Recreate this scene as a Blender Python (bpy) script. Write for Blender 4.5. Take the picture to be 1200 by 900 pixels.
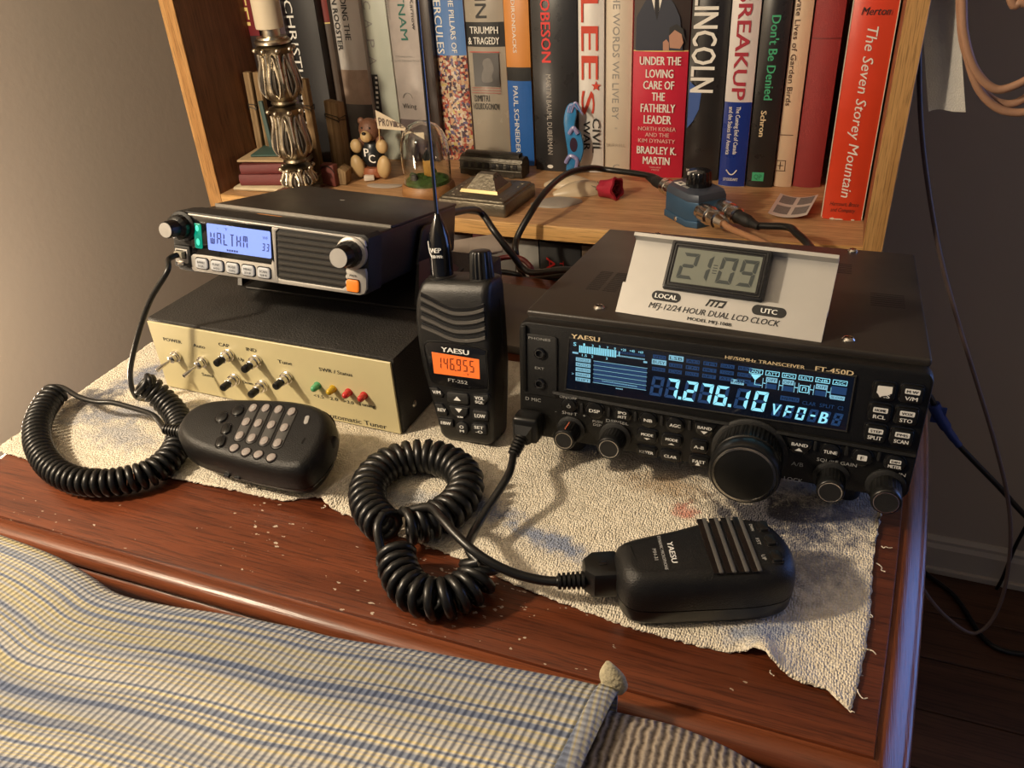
import bpy, bmesh, math, random
from mathutils import Vector, Matrix, Euler
PI = math.pi
rad = math.radians
random.seed(7)
S = bpy.context.scene
COL = S.collection
for o in list(bpy.data.objects):
    bpy.data.objects.remove(o)

# ------------------------------------------------------------------ camera
FPX = 952.63
CPOS = Vector((166.23, -399.40, 322.05))            # millimetres
YAW, PITCH, ROLL = -0.4015, 0.5475, -0.0630
cf = Vector((math.sin(YAW)*math.cos(PITCH), math.cos(YAW)*math.cos(PITCH), -math.sin(PITCH)))
r0 = Vector((math.cos(YAW), -math.sin(YAW), 0)); u0 = r0.cross(cf)
cr = math.cos(ROLL)*r0 + math.sin(ROLL)*u0
cu = -math.sin(ROLL)*r0 + math.cos(ROLL)*u0
cam = bpy.data.cameras.new('camera'); camo = bpy.data.objects.new('camera', cam); COL.objects.link(camo)
cam.sensor_width = 36; cam.lens = FPX/1200*36; cam.clip_start = 0.02
Mc = Matrix((( cr.x, cu.x, -cf.x), (cr.y, cu.y, -cf.y), (cr.z, cu.z, -cf.z))).to_4x4()
Mc.translation = CPOS*0.001
camo.matrix_world = Mc
S.camera = camo

# ------------------------------------------------------------------ light, world, exposure
S.view_settings.view_transform = 'Standard'; S.view_settings.look = 'None'
S.view_settings.gamma = 1.0; S.view_settings.use_curve_mapping = False
S.view_settings.exposure = 0.0
W = bpy.data.worlds.new('world'); S.world = W; W.use_nodes = True
W.node_tree.nodes['Background'].inputs[0].default_value = (0.40, 0.58, 1.0, 1)
W.node_tree.nodes['Background'].inputs[1].default_value = 0.10

def lamp(name, typ, loc, power, col, size=0.05, aim=None, **k):
    l = bpy.data.lights.new(name, typ); l.energy = power; l.color = col
    if typ == 'AREA': l.size = size
    else: l.shadow_soft_size = size
    for a, b in k.items(): setattr(l, a, b)
    o = bpy.data.objects.new(name, l); COL.objects.link(o); o.location = loc
    if aim is not None:
        o.rotation_euler = (Vector(aim)-Vector(loc)).to_track_quat('-Z', 'Y').to_euler()
    return o
# warm reading lamp on the left of the desk, out of frame
lamp('reading_lamp', 'POINT', (-0.545, -0.415, 0.565), 31, (1.0, 0.825, 0.60), 0.032)
# added fill light, not a lamp of the room, to brighten the left wall
lamp('wall_fill', 'POINT', (-0.55, -0.02, -0.06), 3.4, (1.0, 0.80, 0.58), 0.05)
# cool screen glow from the far right of the room, out of frame
lamp('screen_glow', 'AREA', (1.15, 0.62, 0.20), 1.9, (0.20, 0.38, 1.0), 0.60, (0.20, -0.10, 0.0), spread=rad(110))

# ------------------------------------------------------------------ pixel -> place helpers (mm)
def ray(px, py): return cf + cr*((px-600)/FPX) - cu*((py-450)/FPX)
def atz(px, py, z):
    d = ray(px, py); return CPOS + d*((z-CPOS.z)/d.z)
def aty(px, py, y):
    d = ray(px, py); return CPOS + d*((y-CPOS.y)/d.y)

# ------------------------------------------------------------------ materials
MATS = {}
def mat(name, col, rough=0.5, metal=0.0, var=0.0, vscale=60, bump=0.0, bscale=400, spec=0.5, emis=None, estr=0.0, trans=0.0, coat=0.0):
    if name in MATS: return MATS[name]
    m = bpy.data.materials.new(name); m.use_nodes = True; nt = m.node_tree; b = nt.nodes['Principled BSDF']
    b.inputs['Base Color'].default_value = (*col, 1); b.inputs['Roughness'].default_value = rough
    b.inputs['Metallic'].default_value = metal; b.inputs['Specular IOR Level'].default_value = spec
    b.inputs['Transmission Weight'].default_value = trans; b.inputs['Coat Weight'].default_value = coat
    if emis: b.inputs['Emission Color'].default_value = (*emis, 1); b.inputs['Emission Strength'].default_value = estr
    tc = nt.nodes.new('ShaderNodeTexCoord')
    if var > 0:
        n = nt.nodes.new('ShaderNodeTexNoise'); n.inputs['Scale'].default_value = vscale; n.inputs['Detail'].default_value = 6
        nt.links.new(tc.outputs['Object'], n.inputs['Vector'])
        mx = nt.nodes.new('ShaderNodeMix'); mx.data_type = 'RGBA'
        mx.inputs[6].default_value = tuple(c*(1-var) for c in col)+(1,); mx.inputs[7].default_value = tuple(min(1, c*(1+var)) for c in col)+(1,)
        nt.links.new(n.outputs['Fac'], mx.inputs[0]); nt.links.new(mx.outputs[2], b.inputs['Base Color'])
        mr = nt.nodes.new('ShaderNodeMapRange'); mr.inputs[3].default_value = max(0, rough-0.1); mr.inputs[4].default_value = min(1, rough+0.1)
        nt.links.new(n.outputs['Fac'], mr.inputs[0]); nt.links.new(mr.outputs[0], b.inputs['Roughness'])
    if bump > 0:
        n2 = nt.nodes.new('ShaderNodeTexNoise'); n2.inputs['Scale'].default_value = bscale; n2.inputs['Detail'].default_value = 3
        nt.links.new(tc.outputs['Object'], n2.inputs['Vector'])
        bp = nt.nodes.new('ShaderNodeBump'); bp.inputs['Strength'].default_value = bump; bp.inputs['Distance'].default_value = 0.001
        nt.links.new(n2.outputs['Fac'], bp.inputs['Height']); nt.links.new(bp.outputs[0], b.inputs['Normal'])
    MATS[name] = m; return m
def bsdf(m): return m.node_tree.nodes['Principled BSDF']
def ramp(nt, stops, interp='LINEAR'):
    r = nt.nodes.new('ShaderNodeValToRGB'); r.color_ramp.interpolation = interp
    e = r.color_ramp.elements
    while len(e) < len(stops): e.new(0.5)
    for i, (p, c) in enumerate(stops): e[i].position = p; e[i].color = (*c, 1)
    return r
def wood(name, c1, c2, axis='X', scale=1.0, rough=0.4, pore=0.5, spec=0.5):
    if name in MATS: return MATS[name]
    m = bpy.data.materials.new(name); m.use_nodes = True; nt = m.node_tree; b = bsdf(m); N = nt.nodes; L = nt.links
    tc = N.new('ShaderNodeTexCoord'); mp = N.new('ShaderNodeMapping')
    s = {'X': (1.2, 30, 30), 'Y': (30, 1.2, 30), 'Z': (30, 30, 1.2)}[axis]
    mp.inputs['Scale'].default_value = tuple(v*scale for v in s); L.new(tc.outputs['Object'], mp.inputs['Vector'])
    n = N.new('ShaderNodeTexNoise'); n.inputs['Scale'].default_value = 2.2; n.inputs['Detail'].default_value = 8; n.inputs['Distortion'].default_value = 1.2
    L.new(mp.outputs[0], n.inputs['Vector'])
    r = ramp(nt, [(0.3, c1), (0.62, c2)]); L.new(n.outputs['Fac'], r.inputs[0])
    mp2 = N.new('ShaderNodeMapping'); s2 = {'X': (12, 320, 320), 'Y': (320, 12, 320), 'Z': (320, 320, 12)}[axis]
    mp2.inputs['Scale'].default_value = tuple(v*scale for v in s2); L.new(tc.outputs['Object'], mp2.inputs['Vector'])
    n2 = N.new('ShaderNodeTexNoise'); n2.inputs['Scale'].default_value = 3; n2.inputs['Detail'].default_value = 3; L.new(mp2.outputs[0], n2.inputs['Vector'])
    r2 = ramp(nt, [(0.36, (1-pore,)*3), (0.5, (1, 1, 1))]); L.new(n2.outputs['Fac'], r2.inputs[0])
    mx = N.new('ShaderNodeMix'); mx.data_type = 'RGBA'; mx.blend_type = 'MULTIPLY'; mx.inputs[0].default_value = 1
    L.new(r.outputs[0], mx.inputs[6]); L.new(r2.outputs[0], mx.inputs[7]); L.new(mx.outputs[2], b.inputs['Base Color'])
    bp = N.new('ShaderNodeBump'); bp.inputs['Strength'].default_value = 0.25; bp.inputs['Distance'].default_value = 0.0006
    L.new(n2.outputs['Fac'], bp.inputs['Height']); L.new(bp.outputs[0], b.inputs['Normal'])
    b.inputs['Roughness'].default_value = rough; b.inputs['Specular IOR Level'].default_value = spec
    MATS[name] = m; return m

BLK = mat('black_plastic', (0.007, 0.0068, 0.0066), 0.42, var=0.25, vscale=90, bump=0.25, bscale=1500, spec=0.35)
BLKM = mat('black_matte_plastic', (0.008, 0.008, 0.008), 0.55, bump=0.3, bscale=1800)
BLKS = mat('black_satin_rubber', (0.007, 0.007, 0.007), 0.33, var=0.15, vscale=40, spec=0.4)
CORD = mat('black_cord_rubber', (0.008, 0.008, 0.008), 0.34, bump=0.1, bscale=600)
BLKG = mat('black_gloss', (0.008, 0.008, 0.009), 0.12)
CASE = mat('dusty_black_enamel', (0.027, 0.0225, 0.019), 0.38, var=0.45, vscale=22, bump=0.15, bscale=1400)
TUNC = mat('textured_black_steel', (0.018, 0.0165, 0.015), 0.5, var=0.5, vscale=35, bump=0.7, bscale=900)
WHT = mat('white_print', (0.75, 0.75, 0.73), 0.6)
GRYP = mat('grey_print', (0.35, 0.35, 0.34), 0.6)
GOLDP = mat('gold_print', (0.72, 0.58, 0.36), 0.5)
BLKP = mat('black_print', (0.012, 0.012, 0.012), 0.6)
SIL = mat('brushed_aluminium', (0.50, 0.485, 0.46), 0.46, 0.55, var=0.03, vscale=150)
CHR = mat('nickel_plate', (0.68, 0.65, 0.60), 0.22, 1.0, var=0.1, vscale=80)

# ------------------------------------------------------------------ mesh builder (all numbers in mm)
TXT = {}
def text_geo(s):
    if s in TXT: return TXT[s]
    cu_ = bpy.data.curves.new('t', 'FONT'); cu_.body = s; cu_.size = 1; cu_.resolution_u = 2
    o = bpy.data.objects.new('t', cu_); COL.objects.link(o)
    dg = bpy.context.evaluated_depsgraph_get()
    me = bpy.data.meshes.new_from_object(o.evaluated_get(dg))
    v = [(p.co.x, p.co.y) for p in me.vertices]; f = [tuple(p.vertices) for p in me.polygons]
    bpy.data.objects.remove(o); bpy.data.curves.remove(cu_); bpy.data.meshes.remove(me)
    if v:
        x0 = min(a for a, b in v); x1 = max(a for a, b in v); y0 = 0.0; y1 = 0.729
    else: x0 = x1 = y0 = y1 = 0
    TXT[s] = (v, f, x0, x1, y0, y1); return TXT[s]
SEG = {'0': 'abcdef', '1': 'bc', '2': 'abged', '3': 'abgcd', '4': 'fgbc', '5': 'afgcd', '6': 'afgedc', '7': 'abc', '8': 'abcdefg', '9': 'abfgcd', 'F': 'afge', 'O': 'abcdef', '-': 'g', 'L': 'fed', 'A': 'abcefg', 'H': 'fbgec',
       'B': 'abcdefg', ' ': '', 'V': 'fedcb', 'W': 'fedcb', 'T': 'a', 'M': 'abcef'}
def catmull(P, n=8, closed=False):
    P = [Vector(p) for p in P]; out = []; m = len(P)
    for i in range(m if closed else m-1):
        if closed: a, b, c, d = P[(i-1) % m], P[i], P[(i+1) % m], P[(i+2) % m]
        else: a, b, c, d = P[max(i-1, 0)], P[i], P[i+1], P[min(i+2, m-1)]
        for k in range(n):
            t = k/n
            out.append(0.5*((2*b)+(c-a)*t+(2*a-5*b+4*c-d)*t*t+(3*b-a-3*c+d)*t**3))
    if not closed: out.append(P[-1])
    return out
def rrect(w, h, r, n=5, cx=0, cy=0):
    pts = []
    for sx, sy, a0 in ((1, 1, 0), (-1, 1, 90), (-1, -1, 180), (1, -1, 270)):
        for k in range(n+1):
            a = rad(a0+90*k/n); pts.append((cx+sx*(w/2-r)+r*math.cos(a), cy+sy*(h/2-r)+r*math.sin(a)))
    return pts
def circle(r, n=24, cx=0, cy=0): return [(cx+r*math.cos(2*PI*k/n), cy+r*math.sin(2*PI*k/n)) for k in range(n)]
def inset(poly, d):
    n = len(poly); out = []
    A = sum(poly[i][0]*poly[(i+1) % n][1]-poly[(i+1) % n][0]*poly[i][1] for i in range(n))
    sg = 1 if A > 0 else -1
    for i in range(n):
        p0 = Vector(poly[i-1]); p1 = Vector(poly[i]); p2 = Vector(poly[(i+1) % n])
        e1 = (p1-p0); e2 = (p2-p1)
        if e1.length < 1e-6: e1 = e2
        if e2.length < 1e-6: e2 = e1
        n1 = Vector((-e1.y, e1.x)).normalized(); n2 = Vector((-e2.y, e2.x)).normalized(); nn = (n1+n2)
        nn = nn.normalized() if nn.length > 1e-6 else n1
        c = max(0.5, nn.dot(n1)); out.append(tuple(p1+nn*(sg*d/c)))
    return out
FRONT = Matrix(((1, 0, 0, 0), (0, 0, -1, 0), (0, 1, 0, 0), (0, 0, 0, 1)))   # local x->x, y->z, z->-y (out of a front face)
def T3(x, y, z): return Matrix.Translation((x, y, z))
def FR(x, z, y=0): return T3(x, y, z) @ FRONT
class MB:
    def __init__(s): s.v = []; s.f = []; s.m = []; s.mats = []
    def mi(s, m):
        if m not in s.mats: s.mats.append(m)
        return s.mats.index(m)
    def add(s, V, F, m, M=None):
        b = len(s.v); i = s.mi(m)
        for p in V:
            p = Vector(p) if len(p) == 3 else Vector((p[0], p[1], 0))
            s.v.append(M @ p if M else p)
        for f in F: s.f.append(tuple(b+k for k in f)); s.m.append(i)
    def box(s, c, size, m, bev=0, seg=2, M=None):
        bm = bmesh.new(); bmesh.ops.create_cube(bm, size=1)
        for v in bm.verts: v.co = Vector((v.co.x*size[0]+c[0], v.co.y*size[1]+c[1], v.co.z*size[2]+c[2]))
        if bev > 0: bmesh.ops.bevel(bm, geom=list(bm.edges), offset=bev, segments=seg, profile=0.5, affect='EDGES')
        bm.verts.index_update()
        s.add([tuple(v.co) for v in bm.verts], [tuple(v.index for v in f.verts) for f in bm.faces], m, M); bm.free()
    def loft(s, rings, m, M=None, caps=True, closed=True):
        n = len(rings[0]); V = [tuple(p) for r in rings for p in r]; F = []
        for k in range(len(rings)-1):
            for i in range(n if closed else n-1):
                j = (i+1) % n; F.append((k*n+i, k*n+j, (k+1)*n+j, (k+1)*n+i))
        if caps:
            F.append(tuple(reversed(range(n)))); F.append(tuple(range((len(rings)-1)*n, len(rings)*n)))
        s.add(V, F, m, M)
    def prism(s, poly, z0, z1, m, bev=0, M=None, bev0=0):
        R = []
        if bev0 > 0: R += [[(x, y, z0) for x, y in inset(poly, bev0)], [(x, y, z0+bev0*0.3) for x, y in inset(poly, bev0*0.3)], [(x, y, z0+bev0) for x, y in poly]]
        else: R += [[(x, y, z0) for x, y in poly]]
        if bev > 0: R += [[(x, y, z1-bev) for x, y in poly], [(x, y, z1-bev*0.3) for x, y in inset(poly, bev*0.3)], [(x, y, z1) for x, y in inset(poly, bev)]]
        else: R += [[(x, y, z1) for x, y in poly]]
        s.loft(R, m, M)
    def lathe(s, prof, m, n=28, M=None, caps=True, mod=None):
        R = []
        for k, (r, z) in enumerate(prof):
            R.append([((r*(mod(2*PI*i/n, z) if mod else 1))*math.cos(2*PI*i/n), (r*(mod(2*PI*i/n, z) if mod else 1))*math.sin(2*PI*i/n), z) for i in range(n)])
        s.loft(R, m, M, caps)
    def tube(s, pts, r, m, n=8, closed=False, M=None):
        P = [Vector(p) for p in pts]; k = len(P); rr = r if isinstance(r, (list, tuple)) else [r]*k
        t0 = (P[1]-P[0]).normalized(); up = Vector((0, 0, 1)) if abs(t0.z) < 0.9 else Vector((1, 0, 0))
        nv = (up-t0*up.dot(t0)).normalized(); R = []
        for i in range(k):
            if closed: t = (P[(i+1) % k]-P[i-1])
            else: t = P[min(i+1, k-1)]-P[max(i-1, 0)]
            if t.length < 1e-9: t = t0
            t = t.normalized(); nv = nv-t*nv.dot(t); nv = nv.normalized(); bv = t.cross(nv)
            R.append([tuple(P[i]+(nv*math.cos(2*PI*j/n)+bv*math.sin(2*PI*j/n))*rr[i]) for j in range(n)])
        if closed: s.loft(R+[R[0]], m, M, False)
        else: s.loft(R, m, M, True)
    def ball(s, c, r, m, n=16, M=None, rot=None):
        r = r if isinstance(r, (list, tuple)) else (r, r, r); R = []; k = n//2
        q = rot.to_matrix() if rot else None
        for j in range(k+1):
            a = -PI/2+PI*j/k; ring = []
            ca = max(math.cos(a), 0.02)
            for i in range(n):
                p = Vector((r[0]*ca*math.cos(2*PI*i/n), r[1]*ca*math.sin(2*PI*i/n), r[2]*math.sin(a)))
                if q: p = q @ p
                ring.append((p.x+c[0], p.y+c[1], p.z+c[2]))
            R.append(ring)
        s.loft(R, m, M)
    def flat(s, poly, z, m, M=None): s.add([(x, y, z) for x, y in poly], [tuple(range(len(poly)))], m, M)
    def text(s, t, p0, p1, h, m, n=(0, -1, 0), off=0.15, M=None, bold=0, keep=False, shear=0):
        """text centred on the line p0 -> p1, filling it, cap height h, facing n"""
        v, f, x0, x1, y0, y1 = text_geo(t)
        if not v: return
        p0 = Vector(p0); p1 = Vector(p1); n = Vector(n).normalized(); Rr = (p1-p0); Ln = Rr.length; Rr.normalize(); U = n.cross(Rr)
        sy = h/(y1-y0); sx = Ln/max(x1-x0, 1e-6)
        if keep: sx = sy
        mid = (p0+p1)/2+n*off; xm = (x0+x1)/2; ym = (y0+y1)/2
        for k, b in enumerate((0,) if not bold else (-bold/2, 0, bold/2)):
            s.add([tuple(mid+Rr*((x-xm)*sx+b+shear*(y-ym)*sy)+U*((y-ym)*sy)+n*0.01*k) for x, y in v], f, m, M)
    def seg(s, t, p0, p1, h, on, n=(0, -1, 0), off=0.15, slant=0.12, th=0.14, offm=None, M=None, gap=0.30):
        """seven segment digits spread over p0 -> p1"""
        p0 = Vector(p0); p1 = Vector(p1); n = Vector(n).normalized(); Rr = (p1-p0); Ln = Rr.length; Rr.normalize(); U = n.cross(Rr)
        N = len(t); cw = Ln/N; w = cw*(1-gap); tk = h*th; g = tk*0.12
        for i, ch in enumerate(t):
            c = p0+Rr*(cw*(i+0.5))+n*off
            X0, X1, Y0, Y1 = -w/2, w/2, -h/2, h/2
            quads = {'a': [(X0+g, Y1), (X1-g, Y1), (X1-tk, Y1-tk), (X0+tk, Y1-tk)], 'd': [(X0+tk, Y0+tk), (X1-tk, Y0+tk), (X1-g, Y0), (X0+g, Y0)],
                     'g': [(X0+tk*0.6, 0), (X0+tk, tk/2), (X1-tk, tk/2), (X1-tk*0.6, 0), (X1-tk, -tk/2), (X0+tk, -tk/2)],
                     'f': [(X0, Y1-g), (X0+tk, Y1-tk-g), (X0+tk, tk/2+g), (X0+tk*.3, g), (X0, g*2)], 'e': [(X0, Y0+g), (X0, -g*2), (X0+tk*.3, -g), (X0+tk, -tk/2-g), (X0+tk, Y0+tk+g)],
                     'b': [(X1, Y1-g), (X1, g*2), (X1-tk*.3, g), (X1-tk, tk/2+g), (X1-tk, Y1-tk-g)], 'c': [(X1, Y0+g), (X1-tk, Y0+tk+g), (X1-tk, -tk/2-g), (X1-tk*.3, -g), (X1, -g*2)]}
            if ch in 'VWTM':
                quads['x'] = [(-tk/2, Y0), (tk/2, Y0), (tk/2, Y1-tk-g if ch == 'T' else 0), (-tk/2, Y1-tk-g if ch == 'T' else 0)]
            if ch == 'M': quads['x'] = [(-tk/2, 0), (tk/2, 0), (tk/2, Y1-tk-g), (-tk/2, Y1-tk-g)]
            for k, q in quads.items():
                lit = k in SEG.get(ch, '') or k == 'x'
                mm = on if lit else offm
                if mm is None: continue
                s.add([tuple(c+Rr*(x+slant*y)+U*y+n*(0.02 if lit else 0)) for x, y in q], [tuple(range(len(q)))], mm, M)
    def build(s, name, parent=None, smooth=35, M=None):
        me = bpy.data.meshes.new(name)
        me.from_pydata([tuple((M @ v if M else v)*0.001) for v in s.v], [], s.f); me.update()
        for m in s.mats: me.materials.append(m)
        for p, i in zip(me.polygons, s.m): p.material_index = i
        bm = bmesh.new(); bm.from_mesh(me)
        big = [f for f in bm.faces if len(f.verts) > 3]
        bmesh.ops.recalc_face_normals(bm, faces=list(bm.faces)) if s.__dict__.get('recalc') else None
        bm.to_mesh(me); bm.free()
        if smooth:
            me.shade_smooth(); me.set_sharp_from_angle(angle=rad(smooth))
        o = bpy.data.objects.new(name, me); COL.objects.link(o)
        if parent: o.parent = parent
        return o
def tag(o, label=None, cat=None, group=None, kind=None):
    if label: o['label'] = label
    if cat: o['category'] = cat
    if group: o['group'] = group
    if kind: o['kind'] = kind
    return o
def thing(name, label, cat, loc=(0, 0, 0), rot=None, group=None):
    o = bpy.data.objects.new(name, None); o.empty_display_size = 0.02; COL.objects.link(o)
    o.location = Vector(loc)*0.001
    if rot is not None: o.rotation_euler = rot
    return tag(o, label, cat, group)
def struct(name, mb, smooth=35): return tag(mb.build(name, smooth=smooth), kind='structure')

# ================================================================== the room
WALL = mat('wall_paint', (0.50, 0.44, 0.37), 0.75, var=0.03, vscale=3, bump=0.25, bscale=90)
FZ = -720
OAK = wood('oak_veneer', (0.38, 0.19, 0.06), (0.55, 0.31, 0.115), 'Z', 1.0, 0.42, 0.45)
OAKX = wood('oak_shelf', (0.38, 0.20, 0.09), (0.56, 0.33, 0.16), 'X', 1.0, 0.42, 0.4)
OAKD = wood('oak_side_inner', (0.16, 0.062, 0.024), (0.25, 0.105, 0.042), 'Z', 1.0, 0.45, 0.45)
FLO = wood('dark_floorboards', (0.055, 0.024, 0.012), (0.10, 0.045, 0.022), 'X', 0.4, 0.45, 0.4)
b = MB()
for i in range(24):
    y = -1500+i*100
    for k in range(4):
        x0 = -2000+k*1100-(i*370 % 900); b.box((x0+550, y+49, FZ-10), (1097, 97.5, 20), FLO, 0.8, 1)
struct('floor', b)
b = MB(); b.box((0, 835, 200), (3800, 50, 1900), WALL); struct('wall_back', b)
b = MB(); b.box((-785, -350, 200), (50, 2400, 1900), WALL); struct('wall_left', b)
b = MB(); b.box((1925, -350, 200), (50, 2400, 1900), WALL); struct('wall_right', b)
b = MB(); b.box((0, -350, 1175), (3900, 2420, 50), mat('ceiling_paint', (0.6, 0.58, 0.54), 0.8, var=0.03)); struct('ceiling', b)
BASE = mat('baseboard_paint', (0.50, 0.46, 0.40), 0.5, var=0.05, vscale=8)
b = MB(); b.loft([[(x, 810-d, FZ+z) for d, z in ((0, 0), (12, 0), (12, 52), (8, 60), (8, 66), (3, 72), (0, 72))] for x in (-758, 1890)], BASE)
b.box((500, 796, FZ+6), (1500, 8, 12), BASE, 2); struct('baseboard_back', b, 20)

# ================================================================== bookcase behind the desk
XL0, XL1, XR0, XR1 = -578, -558, 200, 218
YF, YB = 400, 788
def sagz(x): return 10-5.5*(1-((x+178)/380)**2)
BC = thing('bookcase', 'oak veneer bookcase standing behind the desk, full of hardcover books', 'bookcase', (-180, 400, FZ))
MBC = Matrix.Translation((180, -400, -FZ))
def side(x0, x1, name, inner):
    b = MB(); b.box(((x0+x1)/2, (YF+YB)/2+1, 50), (x1-x0, YB-YF-2, 1540), inner, 0.6, 1); 
    o = b.build(name, BC, M=MBC)
    e = MB(); e.box(((x0+x1)/2, YF, 50), (x1-x0, 2.2, 1540), OAK, 0.5, 1); e.build('edge_band', o, M=MBC)
side(XL0, XL1, 'side_panel', OAKD); side(XR0, XR1, 'side_panel', OAKD)
b = MB(); b.box(((XL0+XR1)/2, YB+3, 50), (XR1-XL0, 6, 1540), OAKD); b.build('back_panel', BC, M=MBC)
b = MB(); N = 24; rs = []
for i in range(N+1):
    x = XL1+(XR0-XL1)*i/N; z = sagz(x); rs.append([(x, YF+2, z-17), (x, YB, z-17), (x, YB, z), (x, YF+2, z)])
b.loft([list(reversed(r)) for r in rs], OAKX); sh = b.build('shelf', BC, 30, M=MBC)
b = MB(); rs = []
for i in range(N+1):
    x = XL1+(XR0-XL1)*i/N; z = sagz(x); rs.append([(x, YF, z), (x, YF+2.5, z+0.1), (x, YF+2.5, z-17), (x, YF-0.4, z-16.5), (x, YF-0.4, z-1)])
b.loft(rs, wood('oak_edge', (0.50, 0.27, 0.085), (0.66, 0.39, 0.15), 'X', 1.0, 0.38, 0.35)); b.build('edge_band', sh, M=MBC)
for z in (-262, -560, 430):
    b = MB(); b.box(((XL1+XR0)/2, (YF+YB)/2, z), (XR0-XL1, YB-YF-4, 17), OAKX, 0.5, 1); b.build('shelf', BC, M=MBC)
b = MB(); b.box(((XL1+XR0)/2, YF+30, FZ+40), (XR0-XL1, 16, 80), OAKD); b.build('plinth', BC, M=MBC)
b = MB(); b.box(((XL0+XR1)/2, (YF+YB)/2, 828), (XR1-XL0+10, YB-YF, 16), OAK); b.build('top_panel', BC, M=MBC)

# ================================================================== desk
MAH = wood('mahogany_veneer', (0.072, 0.0165, 0.006), (0.148, 0.037, 0.013), 'X', 1.1, 0.30, 0.45)
nt = MAH.node_tree; bs = bsdf(MAH)                                   # worn white specks near the edge
tc = nt.nodes.new('ShaderNodeTexCoord'); vo = nt.nodes.new('ShaderNodeTexNoise'); vo.inputs['Scale'].default_value = 330; vo.inputs['Detail'].default_value = 2
mpx = nt.nodes.new('ShaderNodeMapping'); mpx.inputs['Scale'].default_value = (0.55, 1, 1); nt.links.new(tc.outputs['Object'], mpx.inputs[0]); nt.links.new(mpx.outputs[0], vo.inputs['Vector'])
big = nt.nodes.new('ShaderNodeTexNoise'); big.inputs['Scale'].default_value = 16; nt.links.new(tc.outputs['Object'], big.inputs['Vector'])
ad = nt.nodes.new('ShaderNodeMath'); ad.operation = 'MULTIPLY_ADD'; ad.inputs[1].default_value = 0.42; nt.links.new(big.outputs['Fac'], ad.inputs[0]); nt.links.new(vo.outputs['Fac'], ad.inputs[2])
mpS = nt.nodes.new('ShaderNodeMapping'); mpS.vector_type = 'TEXTURE'; mpS.inputs['Location'].default_value = (0.130, -0.182, 0); mpS.inputs['Scale'].default_value = (0.15, 0.035, 1); nt.links.new(tc.outputs['Object'], mpS.inputs[0])
flt = nt.nodes.new('ShaderNodeVectorMath'); flt.operation = 'MULTIPLY'; flt.inputs[1].default_value = (1, 1, 0); nt.links.new(mpS.outputs[0], flt.inputs[0]); lns = nt.nodes.new('ShaderNodeVectorMath'); lns.operation = 'LENGTH'; nt.links.new(flt.outputs[0], lns.inputs[0])
mrS = nt.nodes.new('ShaderNodeMapRange'); mrS.inputs[1].default_value = 0; mrS.inputs[2].default_value = 1.6; mrS.inputs[3].default_value = 0.075; mrS.inputs[4].default_value = -0.03; nt.links.new(lns.outputs['Value'], mrS.inputs[0])
ad0 = ad; ad = nt.nodes.new('ShaderNodeMath'); ad.operation = 'ADD'; nt.links.new(ad0.outputs[0], ad.inputs[0]); nt.links.new(mrS.outputs[0], ad.inputs[1])
rp = ramp(nt, [(0.0, (0, 0, 0)), (0.94, (0, 0, 0)), (0.955, (0.75, 0.75, 0.75))]); nt.links.new(ad.outputs[0], rp.inputs[0])
mx = nt.nodes.new('ShaderNodeMix'); mx.data_type = 'RGBA'; mx.inputs[7].default_value = (0.55, 0.47, 0.38, 1)
src = bs.inputs['Base Color'].links[0].from_socket; nt.links.new(src, mx.inputs[6]); nt.links.new(rp.outputs[0], mx.inputs[0]); nt.links.new(mx.outputs[2], bs.inputs['Base Color'])
MAHM = wood('mahogany_moulding', (0.10, 0.026, 0.010), (0.19, 0.055, 0.022), 'X', 1.1, 0.33, 0.3)
MAHE = wood('mahogany_moulding_end', (0.10, 0.026, 0.010), (0.19, 0.055, 0.022), 'Y', 1.1, 0.26, 0.3)
DK = thing('desk', 'small dark red mahogany desk with moulded edge and bowed sides', 'desk', (-65, 60, FZ))
MD = Matrix.Translation((65, -60, -FZ))
def bow(t):                                                         # half width over depth
    return 281+20*math.sin(PI*min(1, max(0, (t*0.62+0.02))))
outl = []
YD0, YD1 = -153, 276
for i in range(20): t = i/19; outl.append((-65+bow(t), YD0+(YD1-YD0)*t))
for i in range(20): t = 1-i/19; outl.append((-65-bow(t), YD0+(YD1-YD0)*t))
b = MB(); b.loft([[(x, y, -20) for x, y in inset(outl, 6)], [(x, y, -1.5) for x, y in outl], [(x, y, -0.4) for x, y in inset(outl, 0.3)], [(x, y, 0) for x, y in inset(outl, 1.2)]], MAH)
b.build('desktop', DK, 40, M=MD)
prof = [(-1, -2.2), (0.4, -2.7), (1.6, -2.3), (3.0, -2.6), (5.5, -4.6), (8.2, -7.0), (9.0, -7.9), (9.6, -8.0), (11.0, -9.4), (11.4, -11), (10.4, -12.6), (8, -13.6), (7.4, -14.8), (9.5, -16), (10.5, -19), (10.5, -23), (8, -25), (-8, -25)]
prof_front = [(-1, -2.2), (0.6, -2.8), (2.0, -2.4), (4.0, -1.6), (6.5, -1.8), (9, -3.2), (10.6, -5.8), (10.8, -8.4), (9.6, -11), (7.6, -12.4), (7.0, -14), (8.4, -15), (10.2, -16.6), (10.6, -19), (10.2, -22.5), (8, -25), (-8, -25)]
b = MB(); n = len(outl)
rs = [[(x, y, z) for x, y in inset(outl, -d*1.35)] for d, z in prof]
V = [p for r in rs for p in r]; b.add(V, [(k*n+i, (k+1)*n+i, (k+1)*n+(i+1) % n, k*n+(i+1) % n) for k in range(len(rs)-1) for i in range(n) if i != n-1], MAHE)
rf = []
for d, z in prof_front:
    o_ = inset(outl, -d*1.2); rf.append([(o_[n-1][0], o_[n-1][1], z), (o_[0][0], o_[0][1], z)])
b.loft(rf, MAHM, None, False, False)
b.build('edge_moulding', DK, 50, M=MD)
ap = inset(outl, 14)
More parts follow.
